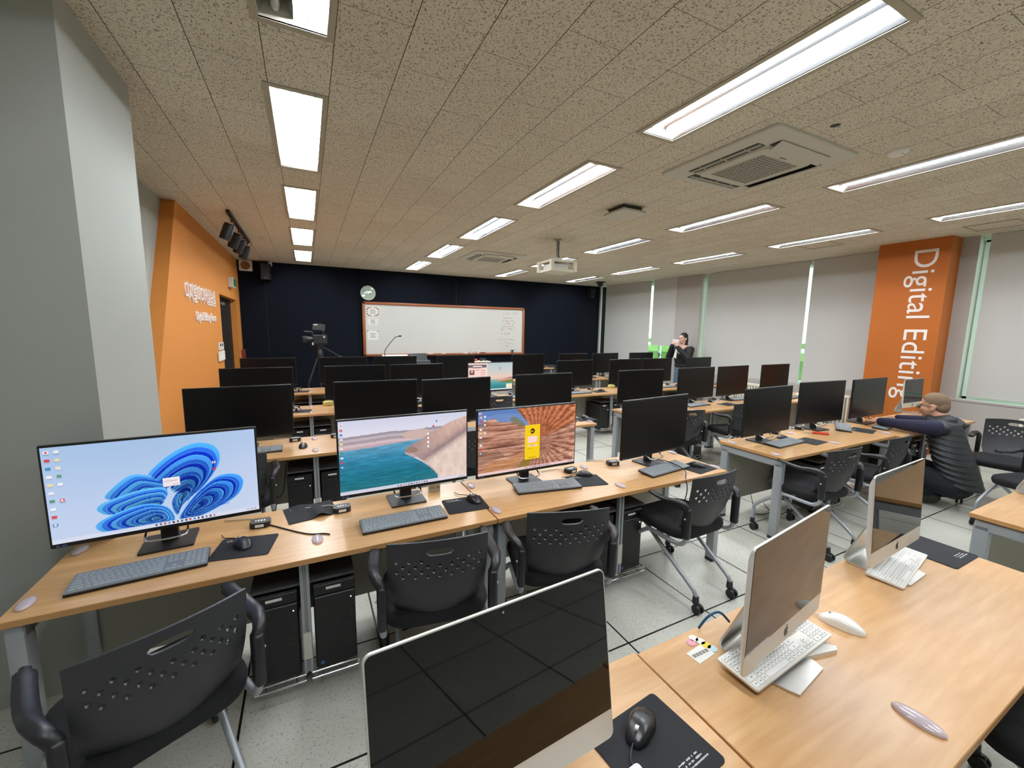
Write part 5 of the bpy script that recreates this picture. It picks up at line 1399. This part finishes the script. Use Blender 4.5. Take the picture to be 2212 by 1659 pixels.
for q in (-1, 1): b.limb((X0 + q * .21, 1.62, .775), .074, (X0 + q * .215, 1.82, .762), .060); b.limb((X0 + q * .215, 1.82, .762), .060, (X0 + q * .19, 2.04, .752), .040)
remesh(b, 'sleeves', MT['knit'], t, .008, 3)
b = MB()
for q in (-1, 1): b.limb((X0 + q * .10, 1.50, .24), .125, (X0 + q * .17, 1.92, .31), .080); b.limb((X0 + q * .17, 1.92, .31), .075, (X0 + q * .13, 1.62, .12), .052)
b.ball((X0, 1.485, .24), (.20, .14, .15), 20, 12); remesh(b, 'trousers', MT['trousers'], t, .009, 3)
for q in (-1, 1):
    b = MB(); b.limb((X0 + q * .13, 1.57, .088), .042, (X0 + q * .14, 1.72, .05), .046); b.ball((X0 + q * .14, 1.79, .036), (.048, .055, .034), 14, 8); remesh(b, 'shoe', MT['shoe'], t, .008, 2)
# standing woman with a white phone
t = thing('person', 'person in a black jacket standing by the windows, holding a white phone to the mouth', 'person', (0, 0, 0))
wx, wy = 7.55, 6.56; fd = Vector((-1, .02, -.05))
b = MB(); P, E3 = head(b, (wx - .01, wy, 1.50), fd, .98)
b.limb((wx + .02, wy, 1.30), .055, (wx, wy, 1.43), .050); b.limb((wx + .02, wy, .9), .12, (wx + .02, wy, 1.25), .13)
for q in (-1, 1):
    S = Vector((wx + .03, wy + q * .18, 1.27)); Eb = Vector((wx - .12, wy + q * .26, 1.08)); Wr = Vector((wx - .20, wy + (.12 if q > 0 else -.03), 1.36 if q > 0 else 1.32))
    b.limb(S, .045, Eb, .036); b.limb(Eb, .036, Wr, .027); hand(b, Wr, (.15, -.4 * q, .75), (-1, 0, 0), q, .85)
    b.limb((wx + .02, wy + q * .09, .86), .085, (wx, wy + q * .09, .45), .06); b.limb((wx, wy + q * .09, .45), .055, (wx + .01, wy + q * .09, .07), .04); b.ball((wx - .06, wy + q * .09, .04), (.11, .042, .038))
b.limb((wx + .03, wy - .18, 1.27), .05, (wx + .03, wy + .18, 1.27), .05); remesh(b, 'body', MT['skin_pale'], t, .008, 2)
b = MB(); b.ball(P(0, -.024, .05), (.084, .098, .088), 20, 14, E3); b.ball(P(0, -.075, -.05), (.070, .045, .10), 16, 10, E3); b.limb(P(0, -.09, -.06), .035, P(.02, -.10, -.22), .028); remesh(b, 'hair', MT['hair_black'], t, .007, 2)
b = MB()
for q in (-1, 1): b.box(P(q * .033, .088, .0), (.004, .026, .006)); b.box(P(q * .033, .092, .026), (.004, .034, .005))
b.obj('eyes', MT['eye'], t)
b = MB(); b.ball((wx + .03, wy, 1.05), (.155, .215, .24), 20, 12); b.ball((wx + .03, wy, 1.24), (.12, .20, .10), 18, 10); b.ball((wx + .03, wy, .90), (.15, .20, .08), 18, 10); b.limb((wx + .04, wy, 1.30), .075, (wx + .03, wy, 1.36), .070)
for q in (-1, 1):
    S = Vector((wx + .03, wy + q * .19, 1.26)); Eb = Vector((wx - .12, wy + q * .27, 1.08)); Wr = Vector((wx - .20, wy + (.125 if q > 0 else -.04), 1.34 if q > 0 else 1.30))
    b.limb(S, .080, Eb, .070); b.limb(Eb, .070, Wr, .046)
remesh(b, 'jacket', MT['coat'], t, .009, 2)
b = MB()
for q in (-1, 1): b.limb((wx + .02, wy + q * .09, .88), .10, (wx, wy + q * .095, .45), .085); b.limb((wx, wy + q * .095, .45), .085, (wx + .01, wy + q * .095, .10), .080)
remesh(b, 'jeans', MT['jeans'], t, .010, 2)
b = MB(); b.box((wx - .17, wy + .06, 1.445), (.012, .15, .072), (.12, 0, .25), bev=.005); o = b.obj('phone', MT['white']); tag(o, 'white phone in the hands of the standing person', 'phone')
b = MB(); b.prism([(wy - .03, 1.27), (wy + .005, 1.28), (wy + .06, 1.09), (wy - .02, 1.06)], wx - .215, wx - .211, 'YZ'); o = b.obj('paper_sheet', MT['paper']); tag(o, 'white paper hanging from the hand of the standing person', 'paper')
# ------------------------------------------------------------------ loose things on the desks
b = MB(); b.prism([(-.034, 0), (.034, 0), (.034, .05), (-.034, .05)], -.012, .012, 'XZ'); o = b.obj('desk_sign', MT['paper']); o.location = (.64, 2.30, TOP); tag(o, 'small white sign reading CC-26 behind the lake wallpaper monitor', 'sign')
text_obj('sign_text', 'CC-26', .022, Matrix.Translation((-.030, -.0125, .016)) @ MF, MT['black'], o)
b = MB(); b.box((1.02, .742, TOP + .0006), (.075, .045, .0012), (0, 0, .1)); o = b.obj('barcode_label', MT['paper']); tag(o, 'white barcode label stuck on the foreground desk corner', 'label')
b2 = MB()
for k in range(16): b2.box((.988 + k * .0042, .743, TOP + .0014), (.0012 + .001 * (k % 3), .012, .0004))
b2.obj('bars', MT['black'], o)
for (x, y, m, nm) in ((1.052, .795, 'paper', 'upper white'), (1.062, .777, 'paper', 'lower white'), (1.030, .786, 'pink', 'pink'), (1.064, .758, 'yellow', 'yellow'), (1.070, .740, 'blue_paper', 'pale blue')):
    b = MB(); b.lathe([(.014, 0), (.014, .0012)], (x, y, TOP + .0002), 20); o = b.obj('round_sticker', MT[m]); tag(o, '%s round sticker on the foreground desk beside the barcode label' % nm, 'sticker', 'round stickers')
b = MB(); b.box((4.41, 2.13, TOP + .012), (.13, .032, .02), (0, 0, -.9), bev=.007); ct = b.obj('box_cutter', MT['red']); tag(ct, 'red handled cutter lying on the nearest window-side desk', 'cutter')
b = MB(); b.box((4.345, 2.215, TOP + .010), (.08, .016, .004), (0, 0, -.9)); b.obj('blade', MT['alu'], ct)
for i, (x, y, m, lab) in enumerate(((4.62, 5.45, 'lime', 'pale yellow roll in the third row by the windows'), (.20, 5.48, 'lime', 'pale yellow box in the third row beside the left seam'))):
    b = MB(); b.lathe([(.05, 0), (.06, .01), (.06, .04), (.05, .05)], (x, y, TOP), 18); o = b.obj('plastic_tub', MT[m], smooth=40); tag(o, lab, 'tub')
b = MB(); b.tube([(1.10, .815, TOP + .006), (1.12, .80, TOP + .05), (1.16, .79, TOP + .06), (1.20, .78, TOP + .02)], .004, 8, smooth=4); o = b.obj('network_cable', MT['blue_cable'], smooth=70); tag(o, 'blue cable behind the middle all-in-one computer', 'cable')
for k, (pts, lab) in enumerate((([(-.20, 2.20, TOP + .004), (-.05, 2.04, TOP + .003), (.03, 2.00, TOP + .004), (.055, 1.98, TOP + .004)], 'thin black cable with a green plug, left end of the lake monitor desk'),
    ([(3.62, 2.36, .60), (3.66, 2.34, .30), (3.72, 2.30, .06), (3.6, 2.2, .008), (3.75, 2.15, .008), (3.9, 2.3, .008)], 'black cables hanging to the floor under the nearest window-side desk'),
    ([(2.25, 2.2, TOP + .01), (2.30, 2.08, TOP + .03), (2.28, 1.9, TOP + .024), (2.2, 1.815, TOP + .004), (2.19, 1.79, .60), (2.2, 1.85, .40)], 'black cable crossing the keyboard at the aisle end of the nearest row'),
    ([(-.42, 3.83, .60), (-.38, 3.8, .30), (-.25, 3.75, .25), (-.2, 3.7, .5), (-.18, 3.72, .62)], 'looping black cables under the second row behind the swirl monitor'))):
    b = MB(); b.tube(pts, .0032, 6, smooth=6); o = b.obj('power_cable', MT['cable'], smooth=70); tag(o, lab, 'cable')
# ------------------------------------------------------------------ camera, sky, colour
cam = bpy.data.cameras.new('camera'); co = bpy.data.objects.new('camera', cam); COL.objects.link(co)
YAW, PITCH, ROLL, FPX = 0.46319772, 0.13196994, -0.01523998, 886.05
cy, sy, cp, sp, cr, sr = math.cos(YAW), math.sin(YAW), math.cos(PITCH), math.sin(PITCH), math.cos(ROLL), math.sin(ROLL)
fwd = Vector((sy * cp, cy * cp, -sp)); right = Vector((cy, -sy, 0)); down = fwd.cross(right)
r2 = right * cr + down * sr; d2 = -right * sr + down * cr
co.matrix_world = Matrix((( r2.x, -d2.x, -fwd.x, 0), (r2.y, -d2.y, -fwd.y, 0), (r2.z, -d2.z, -fwd.z, HC), (0, 0, 0, 1)))
cam.sensor_fit = 'HORIZONTAL'; cam.sensor_width = 36; cam.lens = FPX / 2212 * 36; cam.clip_start = .02
scene.camera = co
w = bpy.data.worlds.new('sky'); scene.world = w; w.use_nodes = True
bg = w.node_tree.nodes['Background']; bg.inputs[0].default_value = (0.86, 0.95, 0.93, 1); bg.inputs[1].default_value = 1.3
vs = scene.view_settings; vs.view_transform = 'Standard'; vs.look = 'None'; vs.exposure = EXPO; vs.gamma = 1
try: vs.use_curve_mapping = False
except Exception: pass
cy_ = scene.cycles
cy_.use_denoising = True; cy_.use_adaptive_sampling = True; cy_.adaptive_threshold = 0.025; cy_.adaptive_min_samples = 16
cy_.caustics_reflective = False; cy_.caustics_refractive = False
cy_.max_bounces = 6; cy_.diffuse_bounces = 4; cy_.glossy_bounces = 3; cy_.transmission_bounces = 4; cy_.transparent_max_bounces = 12
cy_.sample_clamp_indirect = 4.0
